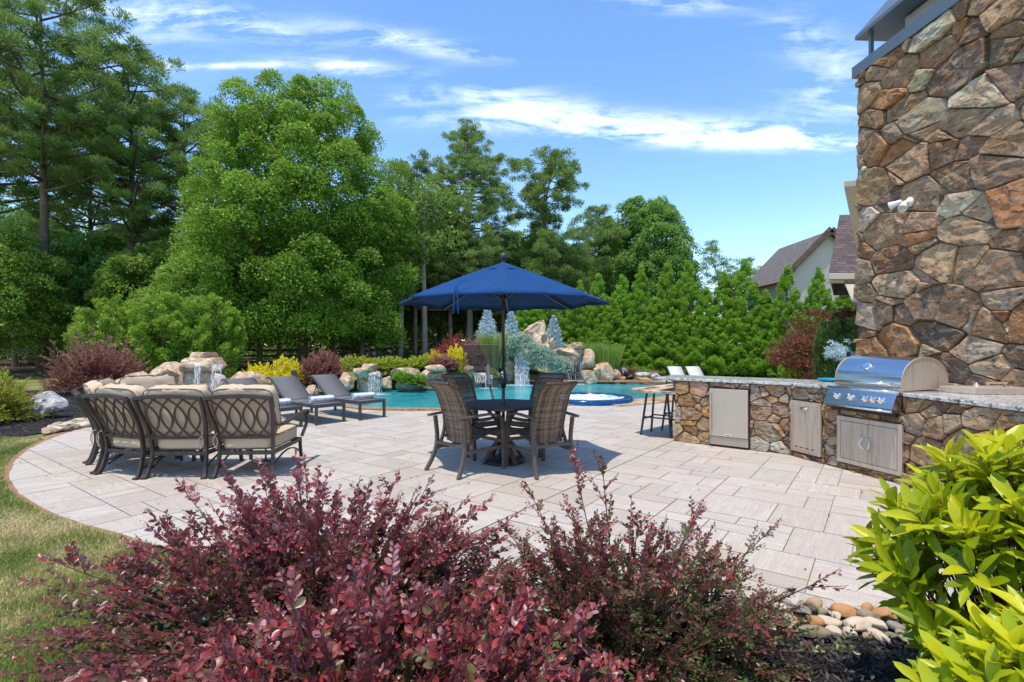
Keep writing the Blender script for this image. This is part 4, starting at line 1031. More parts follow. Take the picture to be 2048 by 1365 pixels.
def sofa_module(Lp, Rp, label, seed, wf=.62, arm=0, D=.82):
    Lp, Rp = Vector((*Lp, 0)), Vector((*Rp, 0)); c = (Lp+Rp)/2; d = (Rp-Lp); w_ = d.length; d.normalize(); f = Vector((-d.y, d.x, 0))
    o = thing('sofa_section', label, 'sofa', (c.x, c.y, 0), math.atan2(f.y, f.x)+PI/2, 'sections of the curved beige outdoor sofa')
    h = w_/2-.01; m = M['sofam']; tw = .035                    # local -Y is the seat side, +Y the back
    wt = h+tw
    for s in (-1, 1):
        b = MB(); b.bar(crom([(s*(h+.01), .06, 0), (s*(h-.005), .015, .08), (s*(h-.02), -.03, .30), (s*(h), .02, .55), (s*(wt-.008), .10, .72), (s*wt, .185, .900)], 5), .034, .042, (1, 0, 0)); b.build('back_post', m, o, bevel=.004)
        b = MB(); b.box((s*(h+.01), .06, .012), (.06, .07, .024)); b.build('foot', m, o, bevel=.006)
        b = MB(); b.bar(crom([(s*wf/2, -D, 0), (s*(wf/2-.01), -D+.02, .14), (s*(wf/2-.012), -D+.03, .285)], 4), .034, .036, (1, 0, 0)); b.build('front_leg', m, o)
        b = MB(); b.bar([(s*(h-.02), -.03, .265), (s*(wf/2-.012), -D+.02, .265)], .028, .045, (1, 0, 0)); b.bar(bez((s*(h-.02), -.03, .10), (s*(h+wf/2)/2, -D/2, .34), (s*(wf/2-.012), -D+.02, .10), 10), .016, .016, (1, 0, 0)); b.build('side_rail', m, o)
    b = MB(); b.bar([(-h+.02, -.03, .265), (h-.02, -.03, .265)], .045, .03, (0, 0, 1)); b.bar([(-wf/2, -D+.02, .265), (wf/2, -D+.02, .265)], .045, .03, (0, 0, 1)); b.build('seat_frame', m, o)
    b = MB(); b.bar([(-h+.0, .0, .445), (h-.0, .0, .445)], .035, .022, (0, 0, 1)); b.build('back_rail', m, o)
    b = MB(); b.bar(crom([(-wt-.01, .19, .900), (-wt*.5, .195, .918), (0, .20, .924), (wt*.5, .195, .918), (wt+.01, .19, .900)], 4), .045, .036, (0, 0, 1)); b.build('top_rail', m, o, bevel=.006)
    b = MB(); nc = 4; sp = (2*h-.06)/nc
    for k in range(nc):
        xk = -h+.03+sp*(k+.5)
        for sg in (-1, 1):
            P = []
            for i in range(19):
                t = i/18; z = .455+.44*t; y = .012+.165*t**1.3; fan = 1+.10*t
                x = (xk + sg*(-.62*sp+1.03*sp*math.sin(PI*t)**.8))*fan; x = max(-h*fan+.01, min(h*fan-.01, x)); P.append((x, y, z))
            b.bar(P, .020, .012, (1, 0, 0))
    b.build('lattice', m, o)
    dp = D-.02
    q = cushion('seat_cushion', (w_-.05, dp-.02, .165), .04, M['canvas'], o, (0, -dp/2-.03, .375), (0, 0, 0), seed, .08, .004, True, wf/w_)
    q = cushion('back_cushion', (w_+.03, .17, .58), .06, M['canvas'], o, (0, -.045, .74), (-.30, 0, 0), seed+5, .16, .018, True, 1.0, True)
    for s in (-1, 1):
        b = MB(); P = [(s*(h-.03), .04, .50), (s*(h-.01), .07, .47), (s*(h-.0), .075, .40), (s*(h-.035), .07, .33)]; b.tube(crom(P, 4), .005, 5); b.tube(crom([(s*(h-.02), .07, .47), (s*(h-.05), .085, .42), (s*(h-.04), .08, .36)], 4), .005, 5)
        if seed % 2 == (s > 0): b.build('tie_cord', M['canvas'], o)
    if arm:
        s = arm; b = MB()
        b.bar(crom([(s*(h), .05, .60), (s*(h+.02), -.15, .56), (s*(wf/2+.03), -D*.62, .60), (s*(wf/2+.05), -D-.02, .63), (s*(wf/2+.05), -D-.06, .60), (s*(wf/2+.04), -D-.04, .57)], 6), .055, .026, (1, 0, 0))
        b.bar(crom([(s*(wf/2+.03), -D+.0, .615), (s*(wf/2+.06), -D-.02, .50), (s*(wf/2+.01), -D+.03, .30)], 6), .034, .03, (1, 0, 0)); b.build('armrest', m, o, bevel=.004)
        b = MB()
        for xx in (-.07, .07):
            b.lathe([(.001, -.012), (.026, -.012), (.03, 0), (.026, .012), (.001, .012)], (xx, -.55, .03), 14, Matrix.Rotation(PI/2, 3, 'Y'))
        b.box((0, -.55, .055), (.18, .03, .02)); b.tube([(0, -.55, .06), (0, -.55, .25)], .012, 8); b.build('caster', M['rubber'], o)
    return o
sofa_module((-3.31, 5.72), (-2.67, 5.76), 'beige cushioned sofa section at the right end with a curved metal arm', 3, .64, arm=-1, D=.88)
sofa_module((-4.05, 5.70), (-3.40, 5.72), 'beige cushioned sofa section second from the right, straight lattice back', 6, .60)
sofa_module((-4.71, 5.90), (-4.10, 5.68), 'beige cushioned sofa section third from the right, turned slightly left', 9, .46)
sofa_module((-5.17, 6.35), (-4.76, 5.92), 'beige cushioned sofa section seen edge-on at the left bend', 12, .42)
sofa_module((-5.50, 7.02), (-5.26, 6.42), 'beige cushioned sofa section at the far left, only its back cushion showing', 15, .42)
sofa_module((-5.16, 7.78), (-5.46, 7.08), 'beige cushioned sofa section at the far end of the curve, by the fountain', 18, .46)

# ------------------------------------------------------------------ poolside basketball hoop
HP = Vector(((964-1024)/F*11.75, 11.75, 0)); bhp = thing('basketball_hoop', 'small dark framed poolside basketball hoop seen from behind', 'basketball hoop', HP, .12)
b = MB(); W2, z0, z1 = .41, .83, 1.475
b.tube([(-W2, .35, z0), (-W2, .35, z1-.03), (-W2+.03, .35, z1), (W2-.03, .35, z1), (W2, .35, z1-.03), (W2, .35, z0), (-W2, .35, z0)], .013, 6)
b.tube([(-.13, .345, z0+.02), (-.13, .345, z0+.43), (.13, .345, z0+.43), (.13, .345, z0+.02), (-.13, .345, z0+.02)], .011, 6)
b.box((0, .31, z0+.10), (.36, .03, .09)); b.build('backboard_frame', M['dmetal'], bhp)
m, t = newmat('smoked_mesh_panel'); p_ = prin(t, (.04, .04, .045), .3); tr_ = t.n('ShaderNodeBsdfTransparent'); mx_ = t.n('ShaderNodeMixShader', i={0: .32}); t.t.links.new(tr_.outputs[0], mx_.inputs[1]); t.t.links.new(p_.outputs[0], mx_.inputs[2]); out(t, mx_); M['smoke'] = m
b = MB(); b.box((0, .358, (z0+z1)/2), (.80, .004, z1-z0-.02)); b.build('backboard_panel', M['smoke'], bhp)
b = MB(); b.bar([(.30, -.05, .03), (.10, .28, .95)], .05, .04, (1, 0, 0)); b.bar([(.17, .05, .55), (.16, .30, 1.0)], .07, .05, (1, 0, 0)); b.build('post', M['lng'], bhp, bevel=.004)
b = MB(); b.box((.30, -.02, .05), (.16, .30, .06)); b.build('base', M['lng'], bhp)
b = MB(); P = [(.0+.19*math.cos(a), .58+.19*math.sin(a), .86) for a in [2*PI*i/24 for i in range(25)]]; b.tube(P, .010, 6, caps=False); hp_ = b.build('rim', M['dmetal'], bhp)
b = MB()
for k in range(12):
    for s in (-1, 1):
        P = [(.19*(1-.42*q)*math.cos(2*PI*(k+s*q*1.5)/12), .58+.19*(1-.42*q)*math.sin(2*PI*(k+s*q*1.5)/12), .86-.30*q) for q in [i/6 for i in range(7)]]; b.tube(P, .0045, 4, caps=False)
b.build('net', M['white'], hp_)

# ------------------------------------------------------------------ spa ring
sp = thing('spa', 'round spa with blue tiled rim and bubbling white water beside the pool', 'spa', (1.98, 13.55, 0))
m, t = newmat('blue_mosaic_tile'); o_ = t.obj(); br_ = t.n('ShaderNodeTexVoronoi', i={'Scale': 26.0, 'Vector': o_}).outputs['Color']
out(t, prin(t, t.mix(t.math('MULTIPLY', t.n('ShaderNodeSeparateColor', i={0: br_}).outputs[0], .8), (.004, .03, .11), (.010, .09, .26)), .15)); M['btile'] = m
b = MB(); b.lathe([(.98, .03), (.98, .11), (1.0, .125), (1.15, .125), (1.20, .10), (1.20, -.5), (.96, -.5)], n=64); b.build('tiled_rim', M['btile'], sp, smooth=True)
b = MB(); vs = [(0, 0, .17)]; fs = []; n = 48; kr = 12
for j in range(1, kr+1):
    for k in range(n):
        a = 2*PI*k/n; r = .965*j/kr; x, y = r*math.cos(a), r*math.sin(a)
        vs.append((x, y, .085+.035*noise.noise(Vector((x*6, y*6, 1)))+.02*noise.noise(Vector((x*15, y*15, 4)))+.10*math.exp(-((x-.1)**2+(y)**2)/.02)+.06*math.exp(-((x+.4)**2+(y-.2)**2)/.03)))
fs = [(0, 1+k, 1+(k+1) % n) for k in range(n)]+[(1+(j-1)*n+k, 1+j*n+k, 1+j*n+(k+1) % n, 1+(j-1)*n+(k+1) % n) for j in range(1, kr) for k in range(n)]
b.add(vs, fs)
m, t = newmat('bubbling_water'); o_ = t.obj(); nn_ = t.noise(o_, 7, 7, .7, .5)
out(t, prin(t, t.ramp(nn_, [(.30, (.05, .25, .38)), (.42, (.45, .60, .68)), (.52, (.88, .90, .92))]), .25, 0, t.bump(nn_, .8, .05))); M['bub'] = m
b.build('water', M['bub'], sp, smooth=True)

# ------------------------------------------------------------------ houses
def uvmesh(name, V, faces, mat, parent):
    me = bpy.data.meshes.new(name); me.from_pydata([tuple(v) for v in V], [], faces); ul = me.uv_layers.new(name='uv')
    for p in me.polygons:
        n_ = p.normal; s_ = Vector((0, 0, 1)).cross(n_); s_ = s_.normalized() if s_.length > .01 else Vector((1, 0, 0)); up_ = n_.cross(s_)
        for li in p.loop_indices: c = me.vertices[me.loops[li].vertex_index].co; ul.data[li].uv = (c.dot(s_), c.dot(up_))
    return link(name, me, mat, parent)
hs = thing('house', 'main house with brown shingle roof and cream eaves partly hidden behind the chimney', 'house')
a0, a1 = A(1657, 549, 14), A(1657, 549, 14)+Vector((5, 0, 0)); r0 = A(1679, 430, 16.5)
uvmesh('shingle_roof', [a0, a1, Vector((r0.x+4, r0.y, r0.z)), r0, Vector((a1.x+4, 20, a0.z)), Vector((a0.x*20/14+.2, 20, a0.z))], [(0, 1, 2, 3), (0, 3, 5), (3, 2, 4, 5)], M['shb'], hs)
b = MB(); b.box((a0.x+2.5, 13.93, a0.z-.07), (5.1, .12, .16)); b.build('gutter', M['cream'], hs, bevel=.01)
b = MB(); b.box((a0.x+2.6, 14.2, a0.z-.18), (5, .4, .04)); b.build('soffit', M['cream'], hs)
b = MB(); b.prism([(a0.x+1.6, 14.4), (a0.x+6, 14.4), (a0.x+8, 19), (a0.x*19/14+1.8, 19)], 0, a0.z-.2); b.build('wall', M['siding'], hs)
b = MB(); q = A(1692, 566, 12.6); b.box((q.x+1.0, 12.6, q.z), (2.0, .14, .16)); b.bar([q+Vector((.3, 0, -.05)), q+Vector((.75, 0, -.45))], .1, .1, (0, 1, 0)); b.build('timber_bracket', M['bark'], hs)
b = MB(); q0, q1 = A(1690, 570, 12.4), A(1694, 603, 12.2); n_ = 18; vs = []
for i in range(n_+1): x = q0.x+2.0*i/n_; vs += [(x, 12.4, q0.z), (x, 12.15, q1.z-(.03 if i % 2 else 0))]
b.add(vs, [(2*i, 2*i+1, 2*i+3, 2*i+2) for i in range(n_)]); q = b.build('awning', M['cream'], hs); sdm = q.modifiers.new('t', 'SOLIDIFY'); sdm.thickness = .02
# high gable eave beside the chimney
q0, q1, q2 = A(1688, 374, 9.6), A(1722, 366, 9.3), A(1716, 510, 12.8)
b = MB(); V = [q0, q1+Vector((.6, 0, 0)), q2+Vector((1.2, 0, 0)), q2]; V2 = [p+Vector((0, 0, .10)) for p in V]
b.add(V+V2, [(0, 1, 2, 3), (4, 7, 6, 5), (0, 4, 5, 1), (1, 5, 6, 2), (2, 6, 7, 3), (3, 7, 4, 0)]); b.build('rake_soffit', M['cream'], hs)

nh = thing('neighbour_house', 'grey shingled neighbour house with cream sided gable behind the evergreens', 'house')
YH = 35; ap = A(1662, 462, YH); gl = A(1578, 548, YH); half = ap.x-gl.x
V = [gl, ap, Vector((ap.x+half, YH, gl.z)), Vector((ap.x+half, YH, -.1)), Vector((gl.x, YH, -.1))]; V2 = [v+Vector((0, 6, 0)) for v in V]
b = MB(); b.add([v+Vector((0, .35, 0)) for v in V]+V2, [(0, 1, 2, 3, 4), (5, 9, 8, 7, 6), (0, 4, 9, 5), (2, 7, 8, 3)]); b.build('gable_wall', M['siding'], nh)
b = MB()
for s in (-1, 1):
    e_ = Vector((ap.x+s*half*1.06, YH, gl.z-half*.04)); b.bar([ap+Vector((0, -.05, .1)), e_+Vector((0, -.05, .05))], .16, .42, (0, 1, 0))
b.build('rake_board', M['bark'], nh)
def roofq(name, pts): uvmesh(name, pts, [tuple(range(len(pts)))], M['shg'], nh)
e0 = Vector((gl.x-.5, YH-.15, gl.z-.5*(ap.z-gl.z)/half)); e1 = Vector((ap.x+half+.5, YH-.15, e0.z)); apf = Vector((ap.x, YH-.15, ap.z+.05)); back = Vector((0, 7, 0))
roofq('roof_slope', [e0, apf, apf+back, e0+back]); roofq('roof_slope', [apf, e1, e1+back, apf+back])
mr0 = A(1558, 512, YH+6.5); ml0 = A(1543, 625, YH+2.2)
roofq('main_roof', [ml0, Vector((ml0.x+14, ml0.y, ml0.z)), Vector((mr0.x+14, mr0.y, mr0.z)), mr0])
roofq('main_roof', [mr0, Vector((mr0.x+14, mr0.y, mr0.z)), Vector((mr0.x+14, mr0.y+5, mr0.z-3)), Vector((mr0.x, mr0.y+5, mr0.z-3))])
b = MB(); b.box((ml0.x+8.3, YH+6.2, ml0.z/2), (13.6, 7, ml0.z)); b.build('wall', M['siding'], nh)
b = MB(); g0 = A(1690, 590, YH-3); b.bar([g0, g0+Vector((-2.6, 0, -2.4))], .16, .35, (0, 1, 0)); b.bar([g0, g0+Vector((2.6, 0, -2.4))], .16, .35, (0, 1, 0)); b.build('porch_rake', M['bark'], nh)
# path light, spot light
pl = thing('path_light', 'slim bronze path light stuck in the black mulch', 'path light', G(107, 851))
b = MB(); b.tube([(0, 0, 0), (0, 0, .30)], .008, 8); b.build('stem', M['dmetal'], pl)
b = MB(); b.lathe([(.001, .345), (.02, .34), (.075, .305), (.075, .298), (.02, .30), (.001, .30)], n=20); b.build('lamp_shade', M['dmetal'], pl, smooth=True)
sl_ = thing('spot_light', 'small black round landscape spotlight by the golden shrubs', 'spotlight', A(589, 747, 14.6)+Vector((0, 0, -.25)))
b = MB(); b.lathe([(.001, -.06), (.05, -.05), (.085, .05), (.075, .055), (.001, .03)], (0, 0, .25), 16, Matrix.Rotation(1.3, 3, 'X')); b.build('lamp_head', M['rubber'], sl_, smooth=True)
b = MB(); b.tube([(0, 0, -.5), (0, 0, .22)], .012, 8); b.build('stake', M['rubber'], sl_)
# far lawn: adirondack chairs and fence
def adiron(loc, rz, lab):
    o = thing('adirondack_chair', lab, 'chair', loc, rz, 'grey lawn chairs near the woods')
    m_ = M['slingw']
    b = MB()
    for i in range(7):
        x = -.24+i*.08; b.bar([(x, .22, .32), (x*1.15, .52, 1.0+.05*math.cos(x*5))], .07, .02, (1, 0, 0))
    b.build('backrest', m_, o)
    b = MB()
    for i in range(6): b.box((0, -.28+i*.09, .40-.018*i), (.56, .075, .02))
    b.build('seat', m_, o)
    for s in (-1, 1):
        b = MB(); b.box((s*.31, -.05, .60), (.13, .70, .025)); b.build('armrest', m_, o)
        b = MB(); b.box((s*.28, -.32, .30), (.03, .09, .60)); b.bar([(s*.26, -.30, .34), (s*.26, .55, .03)], .03, .11, (1, 0, 0)); b.build('leg', m_, o)
for px, rz, lab in ((694, .5, 'pale lawn chair on the far grass, leftmost of the three'), (722, .0, 'grey lawn chair on the far grass, seen straight on in the middle'), (752, -.9, 'grey lawn chair on the far grass, rightmost and turned sideways')):
    p = A(px, 716, 34); p.z = terrain(p.x, p.y); adiron(p, rz, lab)
fe = thing('rail_fence', 'dark three-rail timber fence at the edge of the woods', 'fence')
XF = np.arange(-44, 2, 2.6); fv = [(float(x), 33.5+.06*abs(float(x)+10)) for x in XF]
for x, y in fv: b = MB(); b.box((x, y, terrain(x, y)+.65), (.13, .13, 1.3)); b.build('post', M['bark'], fe)
for (xa, ya), (xb, yb) in zip(fv, fv[1:]):
    for h in (.35, .75, 1.12): b = MB(); b.bar([(xa, ya-.08, terrain(xa, ya)+h), (xb, yb-.08, terrain(xb, yb)+h)], .03, .13, (0, 1, 0)); b.build('rail', M['bark'], fe)
# ------------------------------------------------------------------ rocks and water features
def boulder_mesh(name, dims, seed, cuts=14, sub=4, nz=.05, flat=None):
    rng = random.Random(seed); bm = bmesh.new(); bmesh.ops.create_icosphere(bm, subdivisions=sub, radius=1.0)
    co = np.array([v.co[:] for v in bm.verts])
    for k in range(cuts):
        n_ = Vector((rng.gauss(0, 1), rng.gauss(0, 1), rng.gauss(0, .8))).normalized(); d = rng.uniform(.48, .80); n_ = np.array(n_); q = co@n_-d; co -= np.outer(np.clip(q, 0, None)*.93, n_)
    if flat: co[:, 2] = np.clip(co[:, 2], -flat, flat)/flat
    co *= np.array(dims)/2; s = max(dims)
    for v, c in zip(bm.verts, co):
        p = Vector(c); q = p/s*3+Vector((seed*1.7, 0, 0)); n_ = noise.fractal(q, 1.0, 2.1, 5)*nz*s*.5; r_ = abs(noise.noise(q*2.3))*nz*s*.5
        v.co = p+(p.normalized() if p.length > 0 else Vector((0, 0, 1)))*(n_-r_)*(.6 if flat else 1)
    me = bpy.data.meshes.new(name); bm.to_mesh(me); bm.free(); return me
RK = 0
def rock(name, loc, dims, seed, label, cat='boulder', mat='boulder', rz=0, parent=None, group=None, rot=None, **kw):
    me = boulder_mesh(name, dims, seed, **kw); o = link(name, me, M[mat] if isinstance(mat, str) else mat, parent, smooth=True); o.location = loc; o.rotation_euler = rot or (0, 0, rz)
    if parent is None: tag(o, label, cat, group)
    return o
def pxrock(px0, px1, py0, py1, Y, seed, label, mat='boulder', depth=None, parent=None, name='boulder', **kw):
    a, c = A(px0, py1, Y), A(px1, py0, Y); wd, ht = (c.x-a.x)*1.1, (c.z-a.z)*1.12; d = depth or wd*.8
    return rock(name, ((a.x+c.x)/2, Y+d*.15, (a.z+c.z)/2), (wd, d, ht), seed, label, 'boulder', mat, parent=parent, **kw)
def ribbon_fall(name, x0, x1, y, ztop, zbot, n, label, parent=None, bow=.25, seed=1, wd=.03, ax=(1, 0, 0), fw=(0, -1, 0), dense=True):
    rng = random.Random(seed); b = MB(); ax = Vector(ax); fw = Vector(fw); O_ = Vector((0, y, 0))
    for k in range(n):
        x = x0+(x1-x0)*(k+.5)/n+rng.uniform(-.5, .5)*(x1-x0)/n; w_ = wd*rng.uniform(.5, 1.5); bo = bow*rng.uniform(.75, 1.1); P = []; ph = rng.uniform(0, 6); K = 12
        for i in range(K+1):
            t = i/K; z = ztop-(ztop-zbot)*t**1.25; P.append(O_+ax*(x+.012*math.sin(ph+t*7)*t)+fw*(bo*t**.6)+Vector((0, 0, z)))
        vs = []
        for i, p in enumerate(P): e = w_*(.5+.3*math.sin(ph+i*1.9)); vs += [p-ax*e, p+ax*e]
        b.add(vs, [(2*i, 2*i+1, 2*i+3, 2*i+2) for i in range(K)])
    o = b.build(name, M['fall'], parent, smooth=True)
    if parent is None: tag(o, label, 'waterfall')
    return o
def peak():
    # the pointed slab: an outline in its own vertical plane, given thickness, facets and noise
    pts = [(1006, 730), (1010, 700), (1030, 672), (1052, 655), (1072, 643), (1087, 641), (1092, 660), (1097, 672), (1104, 690), (1110, 715), (1112, 735)]
    P = [A(x, y, YW+1.3) for x, y in pts]; bm = bmesh.new(); rng = random.Random(4); n = len(P); c = sum(P, Vector())/n; rings = []
    for dy, sc_ in ((-.75, .45), (-.55, .86), (-.1, 1.0), (.5, .92), (.9, .6)):
        rings.append([bm.verts.new(c+(p-c)*sc_*rng.uniform(.92, 1.06)+Vector((0, dy*(.35+.65*(P[0].z+1.9-p.z)/2)+rng.uniform(-.14, .14), -.1*(dy < -.6)))) for p in P])
    for a, b_ in zip(rings, rings[1:]):
        for i in range(n): bm.faces.new((a[i], a[(i+1) % n], b_[(i+1) % n], b_[i]))
    bm.faces.new(rings[0]); bm.faces.new(rings[-1][::-1]); bmesh.ops.triangulate(bm, faces=bm.faces)
    bmesh.ops.subdivide_edges(bm, edges=bm.edges, cuts=3, use_grid_fill=True); bmesh.ops.recalc_face_normals(bm, faces=bm.faces); bm.normal_update()
    for v in bm.verts: v.co += v.normal*(.10*noise.noise(v.co*2.2)+.06*noise.noise(v.co*6)-.10*abs(noise.noise(v.co*1.3+Vector((5, 0, 0)))))
    me = bpy.data.meshes.new('peak_rock'); bm.to_mesh(me); bm.free(); link('peak_rock', me, M['boulder'], wf, smooth=False)
# main waterfall rock formation behind the pool, one thing with its rocks as parts
wf = thing('rock_waterfall', 'large tan rock waterfall formation with a pointed peak behind the pool', 'rock waterfall')
YW = 21.0
def wr(px0, px1, py0, py1, dy=0, seed=1, mat='boulder', depth=None, nm='rock', **kw): return pxrock(px0, px1, py0, py1, YW+dy, seed, '', mat, depth, wf, nm, **kw)
peak()
wr(985, 1045, 672, 735, 1.5, 5, depth=1.4, nz=.08); wr(1095, 1112, 674, 694, .8, 6)
wr(958, 1010, 700, 778, 0.2, 7, 'wetrock', depth=1.8, flat=.8); wr(992, 1034, 706, 785, .2, 8, depth=1.4, flat=.85)
wr(1002, 1180, 706, 790, 1.5, 9, 'wetrock', depth=1.4, flat=.7, cuts=4)
wr(988, 1045, 696, 712, .1, 10, depth=1.6, flat=.6, nm='ledge_slab'); wr(1028, 1048, 694, 705, -.2, 21, depth=.8, flat=.6, nm='ledge_slab')
wr(1050, 1076, 700, 713, -.2, 12, depth=1.2, flat=.6, nm='ledge_slab'); wr(1066, 1120, 700, 775, .9, 13, depth=1.2)
wr(1100, 1180, 697, 713, .2, 14, depth=1.8, flat=.6, nm='ledge_slab'); wr(1128, 1178, 690, 700, .2, 15, depth=1.2, flat=.6, nm='ledge_slab'); wr(1140, 1168, 686, 694, .2, 16, depth=.8, flat=.6, nm='ledge_slab')
wr(1163, 1192, 700, 748, 0, 17, depth=1.1, cuts=12); wr(1160, 1196, 738, 775, -.3, 18, depth=1.1, cuts=12); wr(1184, 1206, 722, 768, -.1, 22, depth=1.0)
wr(1190, 1234, 728, 770, -.1, 19, depth=1.3, cuts=12, flat=.8); wr(1225, 1246, 735, 768, .1, 20)
wr(1108, 1170, 712, 785, 1.25, 24, 'wetrock', depth=.7, flat=.8, cuts=3)
def fallpx(px0, px1, y, pt, pb, n, nm, seed, **kw):
    a, c = A(px0, pt, y), A(px1, pb, y); o = ribbon_fall(nm, a.x, c.x, y, a.z, c.z, n, '', wf, seed=seed, **kw); return o
fallpx(1030, 1058, YW-.55, 706, 772, 34, 'waterfall_sheet', 1, bow=.55, wd=.03)
fallpx(1100, 1170, YW-.55, 713, 772, 46, 'waterfall_curtain', 2, bow=.06, wd=.010)
# splash foam where the water lands
def foam(cx, cy, r, seed, parent=None):
    b = MB(); rng = random.Random(seed); vs = []; n = 28; kr = 5
    vs.append((cx, cy, POOLZ+.03))
    for j in range(1, kr+1):
        for k in range(n):
            a = 2*PI*k/n; rr = r*j/kr*(1+.15*math.sin(3*a+seed)); x, y = cx+rr*math.cos(a), cy+rr*.6*math.sin(a)
            vs.append((x, y, POOLZ+.012+(.05*(1-j/kr))*abs(noise.noise(Vector((x*9, y*9, seed))))))
    fs = [(0, 1+k, 1+(k+1) % n) for k in range(n)]+[(1+(j-1)*n+k, 1+j*n+k, 1+j*n+(k+1) % n, 1+(j-1)*n+(k+1) % n) for j in range(1, kr) for k in range(n)]
    b.add(vs, fs); return b.build('splash_foam', M['foam'], parent, smooth=True)
q = A(1046, 772, YW-1.1); foam(q.x, q.y, .85, 3, wf); q = A(1135, 772, YW-.7); foam(q.x, q.y, .8, 5, wf)
# left fountain rock
lf = thing('rock_fountain', 'stacked tan rock fountain spilling two streams behind the sofa', 'fountain')
YL = 13.6
def lr(px0, px1, py0, py1, dy=0, seed=1, nm='rock', mat='boulder', **kw): return pxrock(px0, px1, py0, py1, YL+dy, seed, '', mat, kw.pop('depth', None), lf, nm, **kw)
lr(358, 452, 734, 815, 0, 31, flat=.8, depth=1.0, cuts=5); lr(352, 455, 717, 743, -.05, 32, 'slab', flat=.55, depth=1.1, cuts=8); lr(370, 428, 706, 724, .05, 33, 'slab', flat=.6, depth=.7, cuts=8)
lr(285, 375, 728, 775, .5, 34, flat=.8, depth=.9); lr(235, 305, 742, 775, .6, 35, depth=.8)
a_ = A(0, 735, 13.0)
for k, (pa, pb_) in enumerate(((392, 404), (425, 446))):
    x0_, x1_ = A(pa, 0, 13.05).x, A(pb_, 0, 13.05).x
    ribbon_fall('water_stream', x0_, x1_, 13.03, A(0, 728, 13.05).z, -.05, 11, '', lf, bow=.12, seed=40+k, wd=.022)
# row of rocks at the left of the pool
rocks = [(458, 536, 736, 792, 14.2, 51, 'large tan boulder between the rock fountain and the golden shrubs', 'boulder', {}),
 (600, 640, 772, 800, 14.0, 52, 'low tan boulder seen between the two lounger backs', 'boulder', {}), (530, 600, 768, 800, 14.6, 53, 'tan boulder behind the middle lounger back', 'boulder', {}),
 (668, 706, 745, 788, 16.8, 54, 'rounded tan boulder at the left end of the pool edge', 'boulder', {}), (625, 672, 752, 790, 16.2, 55, 'tan boulder just left of the pool edge rocks', 'boulder', {}),
 (756, 786, 748, 786, 17.2, 59, 'upright tan rock right of the middle rock spillway', 'boulder', {}),
 (782, 845, 737, 758, 17.6, 60, 'flat topped tan ledge rock above the pool ivy', 'boulder', dict(flat=.7)), (780, 850, 756, 788, 17.3, 61, 'damp green-grey rock at the waterline under the ivy', 'wetrock', dict(flat=.7)),
 (836, 905, 738, 765, 17.9, 62, 'tan rock with a pale flat slab behind the left wicker chair', 'boulder', {}), (845, 893, 731, 744, 17.6, 63, 'pale flat rock slab beside the low burgundy shrub', 'boulder', dict(flat=.6)),
 (840, 925, 760, 790, 17.7, 64, 'damp rock at the waterline behind the left wicker chairs', 'wetrock', dict(flat=.7)), (905, 965, 734, 752, 19.0, 65, 'tan ledge rock behind the basketball hoop', 'boulder', dict(flat=.7)),
 (915, 968, 748, 785, 19.2, 66, 'damp rock wall under the ledge behind the hoop', 'wetrock', dict(flat=.7)),
 (740, 772, 712, 722, 30, 67, 'pale boulder on the far lawn near the lawn chairs', 'wboulder', {}),
 (1236, 1266, 737, 757, 21.5, 68, 'white and grey boulder right of the waterfall rocks', 'wboulder', {}), (1264, 1302, 742, 760, 21.3, 69, 'long white and grey boulder beside the tan grass tuft', 'wboulder', {}),
 (1296, 1326, 747, 763, 21.2, 70, 'small pale grey boulder at the right end of the rock border', 'wboulder', {}), (1238, 1256, 752, 764, 21.0, 71, 'small rusty orange rock below the white boulder', M['river'][2], {}),
 (1268, 1310, 756, 765, 20.9, 72, 'low rusty flat rock along the far deck', M['river'][2], dict(flat=.7)),
 (52, 134, 786, 834, 10.2, 73, 'white and tan boulder in the black mulch behind the path light', 'wboulder', {})]
for px0, px1, py0, py1, Y, sd_, lab, mt, kw in rocks: pxrock(px0, px1, py0, py1, Y, sd_, lab, mt, **kw)
ms = thing('rock_spillway', 'low stacked rock spillway pouring a thin fall into the left side of the pool', 'rock waterfall')
for px0, px1, py0, py1, dy, s_, mt, nm, kw in ((703, 765, 745, 788, .2, 81, 'boulder', 'rock', dict(flat=.85)), (698, 745, 738, 755, -.1, 82, 'boulder', 'slab', dict(flat=.6)), (706, 768, 741, 752, .1, 84, 'boulder', 'slab', dict(flat=.6)), (713, 756, 729, 745, 0, 83, 'boulder', 'slab', dict(flat=.6)), (730, 768, 752, 787, .25, 85, 'wetrock', 'rock', dict(flat=.8))):
    pxrock(px0, px1, py0, py1, 17.0+dy, s_, '', mt, None, ms, nm, **kw)
ribbon_fall('water_stream', A(738, 0, 16.5).x, A(764, 0, 16.5).x, 16.5, A(0, 747, 16.5).z, -.12, 16, '', ms, bow=.12, seed=44, wd=.018); q = A(755, 788, 16.2); foam(q.x, 16.2, .4, 9, ms)
ss = thing('rock_scupper', 'small fall of water from a rock ledge behind the basketball hoop', 'rock waterfall')
pxrock(958, 1000, 744, 756, 19.2, 88, '', 'boulder', .9, ss, 'slab', flat=.6); pxrock(962, 998, 752, 788, 19.5, 89, '', 'wetrock', .7, ss, 'rock', flat=.8)
ribbon_fall('water_stream', A(970, 0, 18.7).x, A(986, 0, 18.7).x, 18.72, A(0, 750, 18.7).z, -.1, 10, '', ss, bow=.15, seed=46, wd=.02); q = A(978, 776, 18.4); foam(q.x, 18.4, .35, 11, ss)
